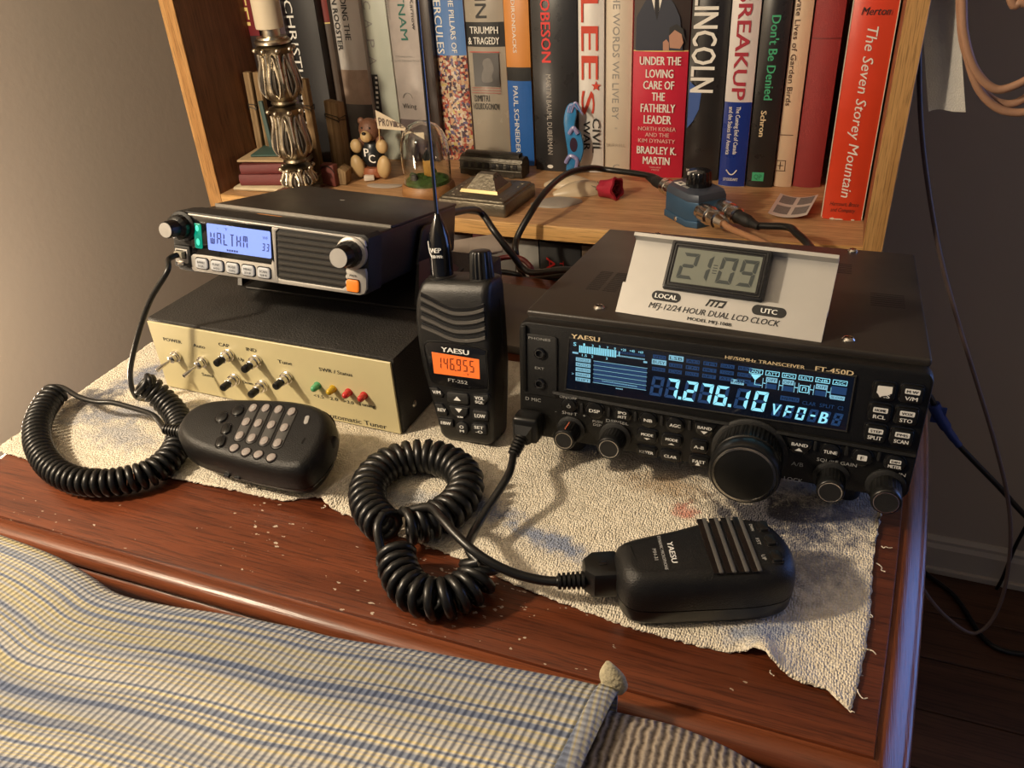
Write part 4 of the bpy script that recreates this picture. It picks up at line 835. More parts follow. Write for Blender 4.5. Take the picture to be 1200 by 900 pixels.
b = MB(); b.prism([(-14.9, 47.2), (18.8, 46.2), (19.4, 59.6), (-15.2, 62.0)], 0.85, 1.0, ORL, 0, FRONT)
b.seg('146955', (-12.5, -1.02, 55.0), (16.2, -1.02, 54.2), 8.2, ORD, th=0.11, slant=0.06, off=0.05); b.box((1.6, -1.05, 50.6), (0.9, 0.1, 0.9), ORD); b.text('-T', (7, -1.0, 48.6), (12, -1.0, 48.4), 1.6, ORD, off=.05)
b.build('lcd_screen', SW, 0)
b = MB(); b.text('YAESU', (-7.6, -0.95, 64.6), (12.4, -0.95, 63.6), 3.4, WHT, bold=.5); b.text('FT-252', (-4.6, -0.95, 43.6), (9.6, -0.95, 42.8), 2.4, GRYP, bold=.2); b.build('window_lettering', SW, 0)
def hbtn(poly, lines, bmp=1.3):
    b = MB(); b.prism(poly, -0.3, 0.35, BLKG, 0.2, FRONT); b.prism(inset(poly, 0.6), 0.2, bmp, BLKM, 0.6, FRONT)
    for t, x, z, w, h in lines:
        if t == '^': b.add([(x-w/2, -bmp-.1, z-h/2), (x+w/2, -bmp-.1, z-h/2), (x, -bmp-.1, z+h/2)], [(0, 1, 2)], WHT)
        elif t == 'v': b.add([(x-w/2, -bmp-.1, z+h/2), (x+w/2, -bmp-.1, z+h/2), (x, -bmp-.1, z-h/2)], [(0, 2, 1)], WHT)
        else: b.text(t, (x-w/2, -bmp, z), (x+w/2, -bmp, z), h, WHT, bold=.25)
    b.build('key', HR)
hbtn([(-21, 37), (-14, 37.6), (-9, 33), (-10, 30), (-17, 30.5)], [('V/M', -14.3, 34, 6, 2.5)])
hbtn(rrect(17.5, 9, 2.4, 4, 1.2, 31), [('^', 0.9, 31, 5.4, 3)]); hbtn([(-6.5, 25.6), (9, 25.4), (8, 20), (4.5, 16.8), (-2, 17), (-5.5, 20.5)], [('v', 1.4, 22.4, 5.4, 3), ('SCAN', 2, 18.0, 4, 1.2)])
hbtn([(12, 34.5), (24, 36.4), (25.2, 33.8), (21, 28), (12.4, 29)], [('VOL', 17.6, 33, 6.6, 2.4), ('SQL', 17.4, 30.2, 6, 2)])
hbtn([(-17.5, 26), (-11, 26), (-6.8, 19.6), (-8, 17), (-16, 18)], [('REV', -11.6, 21.6, 6, 2.5)]); hbtn(rrect(12.5, 8, 1.8, 3, 17, 20.4), [('LOW', 17, 20.4, 7.6, 2.7)])
hbtn(rrect(12, 7, 1.8, 3, -9.6, 12.2), [('F/BW', -9.4, 12.2, 7.4, 2.3)]); hbtn(circle(5.2, 20, 2.4, 9.6), [('O', 2.4, 10.8, 3, 2.4), ('M', 2.4, 7.8, 3, 1.8)]); hbtn(rrect(12, 8, 1.8, 3, 15.4, 10.6), [('SET', 15.4, 12, 6.6, 2.2), ('-O', 15.4, 8.8, 5, 2)])
b = MB(); b.box((26.2, 15, 70), (3.2, 9, 34), HB, 1.4, 2); b.build('side_ptt_key', HR)
b = MB(); b.lathe([(9.2, 107), (9.2, 109.6), (8, 110.4), (5, 110.5)], HB, 28, T3(-10, 13.4, 0)); AN = b.build('antenna', HR)
b = MB(); b.lathe([(7.2, 110), (7.4, 111.5), (7.2, 126), (7.4, 128), (6.6, 135), (4.2, 143), (2.6, 147), (1.7, 149.5)], BLKG, 28, T3(-10, 13.4, 0)); b.build('antenna_base', AN)
b = MB(); b.tube([(-10, 13.4, 147), (-10, 13.4, 230), (-9.8, 13.4, 320), (-9.2, 13.2, 430)], [1.15, 1.05, 0.95, 0.8], BLKG, 10); b.ball((-9.2, 13.2, 431), 1.6, BLKG, 10); b.build('whip', AN)
b = MB()
for s, z, h, a0, a1 in (('WEP', 127.6, 3.2, -105, -55), ('150 MHz', 123.6, 2.0, -112, -50)):
    for k, ch in enumerate(s):
        a = rad(a0+(a1-a0)*(k+0.5)/len(s)); r = 7.45; c = Vector((-10+r*math.cos(a), 13.4+r*math.sin(a), z)); t = Vector((-math.sin(a), math.cos(a), 0)); b.text(ch, c-t*h*0.32, c+t*h*0.32, h, WHT, n=(math.cos(a), math.sin(a), 0), keep=True, bold=.25)
b.tube([(-10+7.5*math.cos(rad(a)), 13.4+7.5*math.sin(rad(a)), z) for a, z in ((-128, 133), (-126, 129), (-118, 125.5), (-106, 123))], 0.5, WHT, 6); b.build('antenna_lettering', AN, 0)
b = MB(); b.lathe([(9, 106), (9, 109), (8, 109.8), (5, 109.9)], HB, 28, T3(18.6, 13.4, 0)); KN = b.build('volume_knob', HR)
b = MB(); b.lathe([(7.6, 109), (7.4, 112), (6.8, 125.4), (6.2, 126.6), (5.4, 126.9)], BLKS, 96, T3(18.6, 13.4, 0), mod=lambda th, z: 1+(0.05*math.cos(16*th) if z < 126 else 0)); b.build('grip', KN)

# ================================================================== hand microphones and their coiled cords
def closed_outline(pts, n=5): return [(p.x, p.y) for p in catmull([(x, y, 0) for x, y in pts], n, True)]
def coil(b, path, R, r, pitch, m, seg=14, squash=1.0):
    P = catmull(path, 12); L = [0]
    for a, c in zip(P, P[1:]): L.append(L[-1]+(c-a).length)
    tot = L[-1]; turns = tot/pitch; n = int(turns*seg); out = []
    t = (P[1]-P[0]).normalized(); up = Vector((0, 0, 1)); nv = (up-t*up.dot(t)).normalized(); k = 0
    for i in range(n+1):
        s = tot*i/n
        while k < len(L)-2 and L[k+1] < s: k += 1
        f = (s-L[k])/max(L[k+1]-L[k], 1e-9); c = P[k].lerp(P[k+1], f); t2 = (P[min(k+2, len(P)-1)]-P[max(k-1, 0)]).normalized()
        nv = (nv-t2*nv.dot(t2)).normalized(); bv = t2.cross(nv); a = 2*PI*s/pitch
        out.append(c+nv*(math.cos(a)*R*squash)+bv*(math.sin(a)*R))
    b.tube(out, r, m, 7); return out
# --- keypad microphone of the mobile radio
th, be = rad(3), rad(15)
K1 = thing('keypad_microphone', 'black hand microphone with pale button keypad lying in front of the tuner', 'microphone', (-163, -56, 10.0))
K1.rotation_mode = 'XYZ'; K1.rotation_euler = (be, 0, th)
K1M = Matrix.Translation((-163, -56, 10)) @ Euler((be, 0, th)).to_matrix().to_4x4(); K1I = K1M.inverted()
MICB = mat('microphone_black', (0.0085, 0.0083, 0.0082), 0.40, var=0.15, vscale=90, bump=0.35, bscale=1500, spec=0.36)
o1 = closed_outline([(-51, -3), (-47, 10), (-34, 18.5), (-8, 24), (20, 27), (42, 24.5), (54, 15), (60, -3), (59, -20), (52, -30), (30, -32), (-4, -29.5), (-30, -25.5), (-46, -16)], 5)
b = MB(); b.loft([[(x, y, z) for x, y in inset(o1, d)] for z, d in ((-1, 10), (0, 7), (3, 4.2), (8, 1.2), (13, 0), (18, 0.1), (23, 0.9), (26.4, 2.3), (28.6, 4.2), (29.7, 6.2), (30.0, 8.0))], MICB); B1 = b.build('body', K1, 60)
b = MB(); b.loft([[(x, y, z) for x, y in inset(o1, d)] for z, d in ((11.4, -0.15), (12.0, -0.3), (12.6, -0.1))], BLKG, None, False); b.build('seam', B1)
b = MB(); b.lathe([(9, 0), (10.5, 1), (10.5, 5), (9, 6.2), (0.2, 6.4)], BLKM, 28, T3(34, 22, 8) @ Matrix.Rotation(rad(-100), 4, 'X')); b.build('hanger_button', K1)
b = MB()
for x in (-4, 4, 26, 34, 40): b.box((x, -30.2, 12.6), (4.2, 3, 2.2), BLKG, 0.4, 1)
b.build('speaker_slot', B1)
WK = mat('pale_key', (0.27, 0.235, 0.22), 0.45); KS = mat('key_strip', (0.05, 0.048, 0.046), 0.45)
cols = [[(-1.4, 12.0), (0.2, 0.1), (2.0, -11.2)], [(7.4, 13.4), (8.9, 0.6), (11.1, -11.6)], [(16.7, 13.8), (18.5, 0.8), (20.6, -12.2)], [(26.5, 13.6), (28.3, 0.2), (30.1, -12.2)]]
nums = [['1', '4', '7'], ['2', '5', '8'], ['3', '6', '9'], ['A', 'B', 'C']]
for c, nn in zip(cols, nums):
    ang = math.atan2(c[2][1]-c[0][1], c[2][0]-c[0][0]); cx, cy = c[1]
    L_ = math.hypot(c[2][0]-c[0][0], c[2][1]-c[0][1]); poly = [(cx+u*math.cos(ang)-v*math.sin(ang), cy+u*math.sin(ang)+v*math.cos(ang)) for u, v in rrect(L_+7.6, 7.2, 3.5, 5)]
    b = MB(); b.prism(poly, 28, 30.35, KS, 0.3); b.prism(inset(poly, -0.6), 28, 30.1, BLKG, 0); b.build('key_strip', K1)
    for (x, y), t in zip(c, nn):
        b = MB(); b.prism([(x+p*math.cos(ang)-q*math.sin(ang), y+p*math.sin(ang)+q*math.cos(ang)) for p, q in rrect(6.6, 5.0, 2.4, 5)], 29.5, 31.4, WK, 0.6); b.text(t, (x-0.8, y, 31.4), (x+0.8, y, 31.4), 2.4, GRYP, n=(0, 0, 1), off=.06); b.build('number_key', K1)
for (x, y), t in zip([(3.5, -20.8), (12.9, -22.2), (22.0, -22.6), (31.6, -23.2)], '*0#D'):
    b = MB(); b.prism(circle(3.7, 20, x, y), 28, 30.1, BLKG); b.prism(circle(3.0, 20, x, y), 28, 31.0, WK, 0.6); b.text(t, (x-0.8, y, 31.0), (x+0.8, y, 31.0), 2.2, GRYP, n=(0, 0, 1), off=.06); b.build('number_key', K1)
for x, y, r, e in ((-19.1, 1.2, 4.6, 1), (-11.0, 8.3, 4.6, 1), (-10.2, -7.4, 3.4, 1.5), (-8.2, -17.8, 3.4, 1.6)):
    a = rad(-72); b = MB(); q = rrect(r*1.9*(1.0 if e == 1 else 1.35), r*1.7, r*0.84, 6); rot = [(x+p*math.cos(a)-s*math.sin(a), y+p*math.sin(a)+s*math.cos(a)) for p, s in q]
    b.prism(inset(rot, -0.9), 28, 30.12, BLKG); b.prism(rot, 28, 31.2, BLKS, 0.8); b.build('function_key', K1)
b = MB(); b.prism([(x*math.cos(rad(-75))-y*math.sin(rad(-75))+39.6, x*math.sin(rad(-75))+y*math.cos(rad(-75))+9.2) for x, y in rrect(7, 3, 1.4, 5)], 28, 30.6, mat('clear_lens', (0.32, 0.31, 0.30), 0.2), 0.3); b.build('indicator_lens', K1)
b = MB(); b.prism(rrect(1.4, 4.5, 0.5, 3, 45.5, -7), 28, 30.1, BLKG); b.build('sound_hole', B1)
for x, y, a in ((57.6, 3, 10), (56.8, -17, 10)):
    b = MB(); b.prism(rrect(9, 6.5, 3.0, 5), 0, 3.2, BLKS, 0.8, T3(x-1.6, y, 19) @ Matrix.Rotation(rad(-14), 4, 'Y') @ Matrix.Rotation(PI/2, 4, 'Y') @ Matrix.Rotation(PI/2, 4, 'Z')); b.build('up_down_key', K1)
# strain relief and cord
b = MB()
b.lathe([(7.5, -2), (7, 4)], MICB, 20, T3(-49, -4, 14) @ Matrix.Rotation(-PI/2, 4, 'Y'))
for i in range(7): r = 5.4-0.28*i; b.lathe([(r-1.0, 0), (r, 0.4), (r, 1.6), (r-1.0, 2.0), (r-1.3, 2.5)], BLKS, 18, T3(-52-i*2.5, -4, 14) @ Matrix.Rotation(-PI/2, 4, 'Y'))
b.build('strain_relief', K1)
endp = K1M @ Vector((-69, -4, 14)); st0 = K1M @ Vector((-60, -4, 14))
cb = MB()
path = [atz(165, 448, 34), atz(178, 456, 27), atz(193, 470, 18), atz(207, 487, 13), atz(212, 508, 12), atz(202, 533, 11.5), atz(180, 552, 11), atz(150, 562, 11), atz(118, 566, 11), atz(86, 562, 11), atz(60, 547, 11), atz(45, 522, 12), atz(44, 497, 13), atz(54, 474, 14), atz(68, 458, 16)]
out = coil(cb, path, 7.4, 2.15, 5.0, CORD)
p = path[-1]; cord = catmull([out[-1], p+Vector((6, 0, 4)), atz(92, 465, 20), atz(112, 471, 19), atz(132, 472, 19), atz(155, 478, 19), atz(180, 487, 20), endp, st0], 8); cb.tube(cord, 2.0, CORD, 10)
jack = RM @ Vector((6.5, -6, 10.4)); j2 = RM @ Vector((5.5, -14, 8.5))
cord = catmull([jack, j2, aty(196, 318, -8), aty(176, 352, -16), aty(162, 392, -22), aty(153, 432, -24), aty(155, 456, -22), aty(163, 466, -18), out[0]+Vector((3, -3, -6)), out[0]], 8); cb.tube(cord, 2.0, CORD, 10)
cb.build('coiled_cord', K1, 60, K1I)
# --- large transceiver's microphone
K2 = thing('desk_hand_microphone', 'black ribbed hand microphone lying face up on the towel at the right front', 'microphone', (133, -82, 2.6), (0, 0, rad(22)))
K2M = Matrix.Translation((133, -82, 2.6)) @ Matrix.Rotation(rad(22), 4, 'Z'); K2I = K2M.inverted()
o2 = closed_outline([(-47.5, -3), (-46, 7), (-37, 12), (-14, 17.5), (6, 23), (26, 23), (37, 17), (42.5, 5), (43, -9), (37, -20.5), (22, -25), (-6, -25.5), (-36, -24.5), (-45.5, -17)], 5)
b = MB(); b.loft([[(x, y, z) for x, y in inset(o2, d)] for z, d in ((0, 5), (1.2, 2.4), (4, 1.0), (11.5, 0.3))], BLKS); b.loft([[(x, y, z) for x, y in inset(o2, d)] for z, d in ((11.5, 0.9), (12.2, 0.9))], BLKG, None, False)
b.loft([[(x, y, z) for x, y in inset(o2, d)] for z, d in ((12.2, 0.2), (17, 0), (22, 0.4), (26.5, 1.8), (29.6, 4.2), (31.2, 6.8), (31.6, 9))], MICB); B2 = b.build('body', K2, 45)
SL = mat('slot_rib', (0.075, 0.072, 0.068), 0.4)
b = MB()
for x0 in (1.6, 7.8, 14.0, 20.2):
    b.box((x0-1.8, -1, 31.75), (3.2, 40, 0.5), BLKG, 0.2, 1); b.box((x0+0.6, -1, 31.9), (2.2, 40, 1.5), SL, 0.7, 2)
b.build('grille_rib', K2)
for x, y in ((30.6, 10.2), (31.6, -0.2), (31.2, -11.8)):
    b = MB(); b.prism(rrect(6.2, 8.6, 1.6, 4, x, y), 30, 31.9, BLKG, 0.2); b.prism(rrect(5.2, 7.4, 1.6, 4, x, y), 30, 33.6, BLKS, 1.0); b.build('key', K2)
b = MB()
def vt(s, x, y, w, h, m=GRYP, bold=.12): b.text(s, (x, y+w/2, 31.65), (x, y-w/2, 31.65), h, m, n=(0, 0, 1), off=.12, bold=bold)
vt('YAESU', -18.6, -4.5, 15, 3.0, WHT, .3); vt('DYNAMIC MICROPHONE', -23.4, -4.5, 24, 1.7); vt('MH-31', -27.2, -5.5, 8, 1.9); vt('DWN', 25.0, 10.5, 5, 1.6); vt('FST', 25.6, 0, 4.6, 1.8); vt('UP', 25.2, -11.5, 3.6, 2.0)
b.build('printed_lettering', B2, 0)
b = MB(); b.prism([(-63, -4.6), (-58, -9.4), (-46, -9.6), (-44, -8), (-44, 8), (-46, 9.6), (-58, 9.4), (-63, 4.6)], 6, 23, BLKS, 3.0, None, 3.0); b.box((-53, -1, 23.2), (4, 2.4, 0.4), BLKG, 0.1); b.build('cord_plug', K2)
b = MB()
for i in range(6): r = 4.7-0.1*i; b.lathe([(r-1.2, 0), (r, 0.3), (r, 1.6), (r-1.2, 1.9), (r-1.4, 2.4)], BLKS, 18, T3(-62.5-i*2.4, -3.5, 14.5) @ Matrix.Rotation(-PI/2, 4, 'Y'))
b.build('strain_relief', K2)
cb = MB()
FT = Matrix.Translation((0, 0, 20.7)) @ Matrix.Rotation(-TILT, 4, 'X')
pth = [atz(562, 655, 20), atz(562, 672, 14), atz(550, 688, 12), atz(525, 700, 12), atz(500, 700, 12), atz(479, 688, 12), atz(467, 667, 13), atz(464, 645, 15)]
outA = coil(cb, pth, 9.0, 2.6, 6.4, CORD)
ring = [atz(452, 618, 16), atz(434, 597, 14), atz(431, 572, 13), atz(446, 550, 13), atz(471, 538, 13), atz(503, 535, 13), atz(532, 545, 13), atz(546, 564, 13), atz(539, 586, 13), atz(520, 603, 14), atz(496, 613, 15), atz(474, 617, 17)]
outB = coil(cb, ring, 9.0, 2.7, 6.5, CORD)
cb.tube(catmull([outA[-1], outA[-1].lerp(outB[0], 0.5)+Vector((-3, 0, 4)), outB[0]], 6), 2.6, CORD, 8)
plug = FT @ Vector((8.2, -7.5, 12)); p1 = FT @ Vector((6.6, -19, 3.5)); p2 = FT @ Vector((5.2, -24, -0.5))
cb.tube(catmull([p1, p2, aty(596, 556, -50), aty(574, 592, -72), aty(556, 622, -92), atz(549, 642, 26), outA[0]], 8), 2.5, CORD, 10)
e2 = K2M @ Vector((-77, -3.5, 14.5)); e1 = K2M @ Vector((-70, -3.5, 14.5))
cb.tube(catmull([outB[-1], atz(502, 594, 30), atz(516, 606, 33), atz(532, 624, 32), atz(552, 643, 30), atz(575, 659, 26), atz(603, 672, 21), atz(630, 679, 18), e2, e1], 8), 2.5, CORD, 10)
cb.build('coiled_cord', K2, 60, K2I)
b = MB(); MP = FT
b.box((8.4, -7, 10.5), (17, 14, 17.5), BLKS, 2.5, 3, FT); b.loft([[tuple(FT @ Vector(v)) for v in q] for q in ([(1.5, -13, 16), (14.5, -13, 16), (15, -13, 4), (2, -13, 4)], [(3, -17, 9), (10.5, -17, 9), (10.8, -15.5, 1.5), (2.8, -15.5, 1.5)])], BLKS)
d = (p2-plug).normalized(); q = d.to_track_quat('Z', 'Y').to_matrix().to_4x4()
for i in range(6): r = 4.5-0.12*i; b.lathe([(r-1, 0), (r, 0.3), (r, 1.5), (r-1, 1.8), (r-1.3, 2.2)], BLKS, 18, Matrix.Translation(FT @ Vector((7.0, -15, 6.5))+d*(i*2.2)) @ q)
b.build('modular_plug', K2, 35, K2I)

# ================================================================== hardcover books on the shelf
PAGE = mat('book_pages', (0.62, 0.55, 0.42), 0.85, var=0.12, vscale=300)
def paper(name, col, rough=0.4, var=0.06): return mat('jacket_'+name, col, rough, var=var, vscale=40)
GB_ = 'hardcover books standing on the shelf'
class Book:
    def __init__(s, label, px0, px1, ys, h, d, m, bulge=2.0, z0=None, name='hardcover_book', group=GB_):
        s.ys = ys; x0 = aty(px0, 0, ys).x+0.35; x1 = aty(px1, 0, ys).x-0.35; s.x0, s.x1 = x0, x1; s.xc = (x0+x1)/2; s.w = x1-x0; s.bulge = bulge
        s.z0 = sagz(s.xc)+0.2 if z0 is None else z0; s.h = h; d = min(d, YB-2-ys); s.d = d
        s.t = thing(name, label, 'book', (s.xc, ys, s.z0), None, group); s.I = Matrix.Translation((-s.xc, -ys, -s.z0))
        b = MB(); c = min(2.4, s.w*0.16); O = s.front(0); n = len(O)
        outer = O+[(x1, ys+d), (x1-c, ys+d), (x1-c, ys+6), (x0+c, ys+6), (x0+c, ys+d), (x0, ys+d)]
        b.prism(outer, s.z0, s.z0+h, m, 0.4, None, 0.4); s.cover = b.build('cover', s.t, 40, s.I)
        b = MB(); b.box((s.xc, ys+(d+4)/2, s.z0+h/2), (s.w-2*c-0.2, d-10, h-7), PAGE); b.build('pages', s.t, 0, s.I)
        s.b = MB()
    def front(s, off):
        k = 9; return [(s.x0+s.w*i/(k-1), s.ys-off+s.bulge*(2*i/(k-1)-1)**2) for i in range(k)]
    def z(s, px, py): return aty(px, py, s.ys).z
    def band(s, za, zb, m, off=0.12, fx0=0, fx1=1):
        F = [p for p in s.front(off)]; F = [p for i, p in enumerate(F) if fx0-1e-6 <= i/8 <= fx1+1e-6]
        s.b.loft([[(x, y, za) for x, y in F], [(x, y, zb) for x, y in F]], m, None, False, False)
    def px_scale(s, px, py): return (aty(px, py+1, s.ys)-aty(px, py, s.ys)).length
    def st(s, t, p, q, hpx, m, bold=0.0, shear=0, off=0.35):
        a = aty(p[0], p[1], s.ys); c = aty(q[0], q[1], s.ys)
        if abs(a.x-c.x) < abs(a.z-c.z): x = (a.x+c.x)/2; a.x = c.x = x                   # spine texts run straight up and down
        else: z = (a.z+c.z)/2; a.z = c.z = z
        s.b.text(t, a, c, hpx*s.px_scale(p[0], max(p[1], 0))*0.97, m, off=off, bold=bold, shear=shear)
    def ht(s, t, cx, cy, wpx, hpx, m, bold=0.0, shear=0): s.st(t, (cx-wpx/2, cy), (cx+wpx/2, cy), hpx, m, bold, shear)
    def rect(s, px, py, w, h, m, off=0.3):
        a = aty(px, py, s.ys); k = s.px_scale(px, py); s.b.box((a.x, s.ys-off, a.z), (w*k, 0.1, h*k), m)
    def done(s): 
        if s.b.v: s.b.build('spine_print', s.cover, 0, s.I)
INK = mat('ink_black', (0.02, 0.02, 0.02), 0.5); CRW = mat('ink_white', (0.80, 0.78, 0.72), 0.5); INR = mat('ink_red', (0.55, 0.04, 0.035), 0.45); ING = mat('ink_grey', (0.30, 0.29, 0.27), 0.5); GRD = mat('ink_dark_green', (0.02, 0.13, 0.10), 0.5)
J = Book('black book with big yellow and red letters, leftmost of the shelved books', 272, 296, 522, 232, 160, paper('sagan', (0.025, 0.017, 0.017)), 1)
YEL = mat('ink_yellow', (0.75, 0.58, 0.20), 0.5); J.band(J.z(280, 42), J.z0+J.h-2, mat('jacket_dark_red', (0.16, 0.015, 0.02), 0.4), fx0=0, fx1=1)
J.st('NTEL', (279, -40), (285, 40), 19, YEL, .8); J.st('CARL SAGAN', (285, 43), (293, 100), 8, CRW, .5); J.done()
J = Book('dark plum book hidden behind the candle on the shelf', 297, 327, 546, 236, 160, paper('plum', (0.035, 0.012, 0.02)), 2); J.done()
J = Book('black book with pale thin capitals, right of the candle', 328, 366, 556, 240, 165, paper('christ', (0.022, 0.021, 0.022), 0.5), 3)
J.st('CHRISTIANITY', (341, 0), (359, 150), 13, CRW, .1); J.done()
J = Book('worn brown leather book with red title patch, narrow', 367, 381.5, 574, 225, 160, paper('leather', (0.075, 0.05, 0.035), 0.5, 0.3), 3)
J.band(J.z(372, 26), J.z(372, -30), mat('leather_red_patch', (0.20, 0.03, 0.025), 0.45)); J.band(J.z(372, 28), J.z(372, 26.5), YEL); J.done()
J = Book('pale grey book with black title over a pink mountain scene', 382.5, 418, 582, 240, 160, paper('rooster', (0.50, 0.47, 0.44)), 3)
SCN = mat('mountain_print', (0.36, 0.26, 0.20), 0.45, var=0.7, vscale=35); SCD = mat('dark_mountain_print', (0.09, 0.08, 0.075), 0.45, var=0.6, vscale=50)
J.band(J.z(405, 122), J.z(405, 82), SCN); J.band(J.z0+0.5, J.z(405, 122), SCD); J.st('RIDING THE', (402, -12), (407, 47), 9, INK, .5); J.st('IRON ROOSTER', (391, -22), (397, 59), 8, INK, .5); J.done()
J = Book('pale green book with widely spaced grey capitals and a film strip', 418.5, 450, 592, 238, 170, paper('capa', (0.50, 0.53, 0.45)), 2)
for ch, y in zip('CAPA', (6, 28, 51, 71)): J.st(ch, (429+y*0.12, y-5), (429+y*0.12, y+5), 11, ING)
J.rect(442, 111, 8, 46, INK)
for k in range(8): J.rect(442+k*0.3-1, 91+k*5.8, 3.2, 2.6, CRW, 0.5)
J.done()
J = Book('grey cloudy book with dark green rotated capitals', 450.5, 488, 594, 240, 170, paper('viet', (0.42, 0.37, 0.34), 0.35, 0.3), 3)
J.band(J.z0+0.5, J.z(478, 140), mat('storm_print', (0.14, 0.11, 0.11), 0.4, var=0.5, vscale=40))
J.st('VIETNAM', (467, -38), (473, 47), 11, GRD, .5); J.st('A History', (453, -14), (455, 22), 5, ING); J.st('Stanley Karnow', (479, -40), (484, 35), 5, INK); J.ht('A Companion', 473, 66, 20, 2.4, ING); J.ht('to the PBS Television Series', 474, 71, 34, 2.4, ING); J.ht('Viking', 480, 124, 16, 6, INK)
a = aty(478, 115, J.ys); k = J.px_scale(478, 115); J.b.tube([(a.x+6*k*math.cos(rad(q)), J.ys-0.4, a.z+6*k*math.sin(rad(q))) for q in range(0, 181, 15)], 0.4, ING, 5); J.done()
J = Book('thin dark brown book behind the antenna whip', 488.5, 501, 600, 236, 170, paper('darkbrown', (0.045, 0.032, 0.028)), 1); J.done()
J = Book('book with blue top, white capitals and a crowded town picture below', 501.5, 541, 610, 240, 165, paper('town', (0.35, 0.2, 0.15), 0.3), 3)
m = bpy.data.materials.new('town_print'); m.use_nodes = True; nt = m.node_tree; tc = nt.nodes.new('ShaderNodeTexCoord'); vo = nt.nodes.new('ShaderNodeTexVoronoi'); vo.distance = 'CHEBYCHEV'; vo.inputs['Scale'].default_value = 300; nt.links.new(tc.outputs['Object'], vo.inputs['Vector'])
wn = nt.nodes.new('ShaderNodeSeparateColor'); nt.links.new(vo.outputs['Color'], wn.inputs[0]); r = ramp(nt, [(0.0, (0.06, 0.03, 0.05)), (0.2, (0.35, 0.06, 0.04)), (0.4, (0.50, 0.28, 0.16)), (0.55, (0.55, 0.40, 0.25)), (0.7, (0.62, 0.52, 0.42)), (0.85, (0.12, 0.10, 0.20)), (0.95, (0.55, 0.45, 0.15))], 'CONSTANT'); nt.links.new(wn.outputs[0], r.inputs[0]); nt.links.new(r.outputs[0], bsdf(m).inputs['Base Color']); bsdf(m).inputs['Roughness'].default_value = 0.35
J.band(J.z0+0.5, J.z(520, 65), m); J.band(J.z(520, 65), J.z0+J.h-1, paper('skyblue', (0.10, 0.22, 0.50), 0.3)); J.st('THE PILLARS OF', (528, -11), (532, 62), 8, CRW, .2); J.st('HERCULES', (511, -12), (517, 63), 11, CRW, .2); J.done()
J = Book('grey glossy book with small dark portrait photo and black band on its spine', 541.5, 588, 612, 240, 165, paper('triumph', (0.36, 0.32, 0.26), 0.25), 4)
J.st('STALIN', (559, -64), (564, 21), 17, INK, .6); J.band(J.z(565, 55), J.z(565, 26), INK, 0.2); J.ht('TRIUMPH', 567, 35, 33, 9, CRW, .3); J.ht('& TRAGEDY', 567, 47.5, 36, 9, CRW, .3)
J.rect(570, 82, 34, 39, mat('photo_dark', (0.045, 0.042, 0.04), 0.35)); a = aty(572, 82, J.ys); J.b.prism(catmull([(-4, 13, 0), (3, 14, 0), (7, 8, 0), (8, 0, 0), (5, -7, 0), (5, -14, 0), (-8, -15, 0), (-9, -6, 0), (-6, 2, 0), (-7, 8, 0)], 4, True) and [(p.x, p.y) for p in catmull([(-4, 13, 0), (3, 14, 0), (7, 8, 0), (8, 0, 0), (5, -7, 0), (5, -14, 0), (-8, -15, 0), (-9, -6, 0), (-6, 2, 0), (-7, 8, 0)], 4, True)], 0.42, 0.5, mat('photo_grey', (0.15, 0.14, 0.13), 0.4, var=0.5, vscale=90), 0, FR(a.x, a.z, J.ys))
J.rect(568, 61, 40, 0.9, INR); 
for y in (103, 106, 109): J.rect(570, y, 38, 0.8, mat('ink_dull_red', (0.35, 0.12, 0.10), 0.5))
J.ht('DMITRI', 565, 115, 18, 8, INK, .2); J.ht('VOLKOGONOV', 570, 124.5, 31, 8, INK, .2); J.done()
J = Book('slim book with orange top, black middle and blue bottom', 588.5, 618.5, 604, 236, 165, paper('orange', (0.62, 0.24, 0.045), 0.4), 2)
J.band(J.z(605, 95), J.z(605, 79), INK, 0.15); J.band(J.z0+0.5, J.z(605, 95), paper('cobalt', (0.025, 0.13, 0.45), 0.4), 0.12); J.st('ADIRONDACKS', (601, -8), (603, 62), 5.5, CRW, .1); J.st('PAUL SCHNEIDER', (604, 101), (608, 179), 6.5, CRW, .25); J.done()
J = Book('wide black book with red rotated capitals', 619.5, 674.5, 590, 242, 175, paper('robe', (0.028, 0.028, 0.03), 0.3), 4)
RDB = mat('ink_bright_red', (0.72, 0.035, 0.03), 0.4); J.st('ROBESON', (637, -14), (642, 73), 14, RDB, .9); J.st('MARTIN BAUML DUBERMAN', (641, 87), (647, 181), 7, mat('ink_warm_grey', (0.45, 0.42, 0.38), 0.5)); J.ht('KNOPF', 646, 203, 17, 5, CRW, .2); a = aty(645, 195, J.ys); J.b.prism([(x*4, y*2.4) for x, y in circle(1, 16)], 0.3, 0.4, CRW, 0, FR(a.x, a.z, J.ys)); J.done()
J = Book('white book with huge red capitals and a red star', 675.5, 707.5, 594, 238, 170, paper('lees', (0.72, 0.70, 0.66), 0.35), 3)
CRI = mat('ink_rust_red', (0.60, 0.06, 0.03), 0.35); J.st('LEE', (690, -4), (693, 93), 25, CRI, 1.6); J.st("S", (689, 107), (690, 134), 18, CRI, 1.4)
a = aty(698.5, 101, J.ys); J.b.prism([(6.2*(1 if k % 2 == 0 else .42)*math.cos(PI/2+k*PI/5), 6.2*(1 if k % 2 == 0 else .42)*math.sin(PI/2+k*PI/5)) for k in range(10)], 0.3, 0.4, CRI, 0, FR(a.x, a.z, J.ys)); J.st('CIVIL', (699, 139), (699, 179), 10, INK, .7); J.st('WAR', (688, 142), (688, 176), 9, INK, .7); J.done()
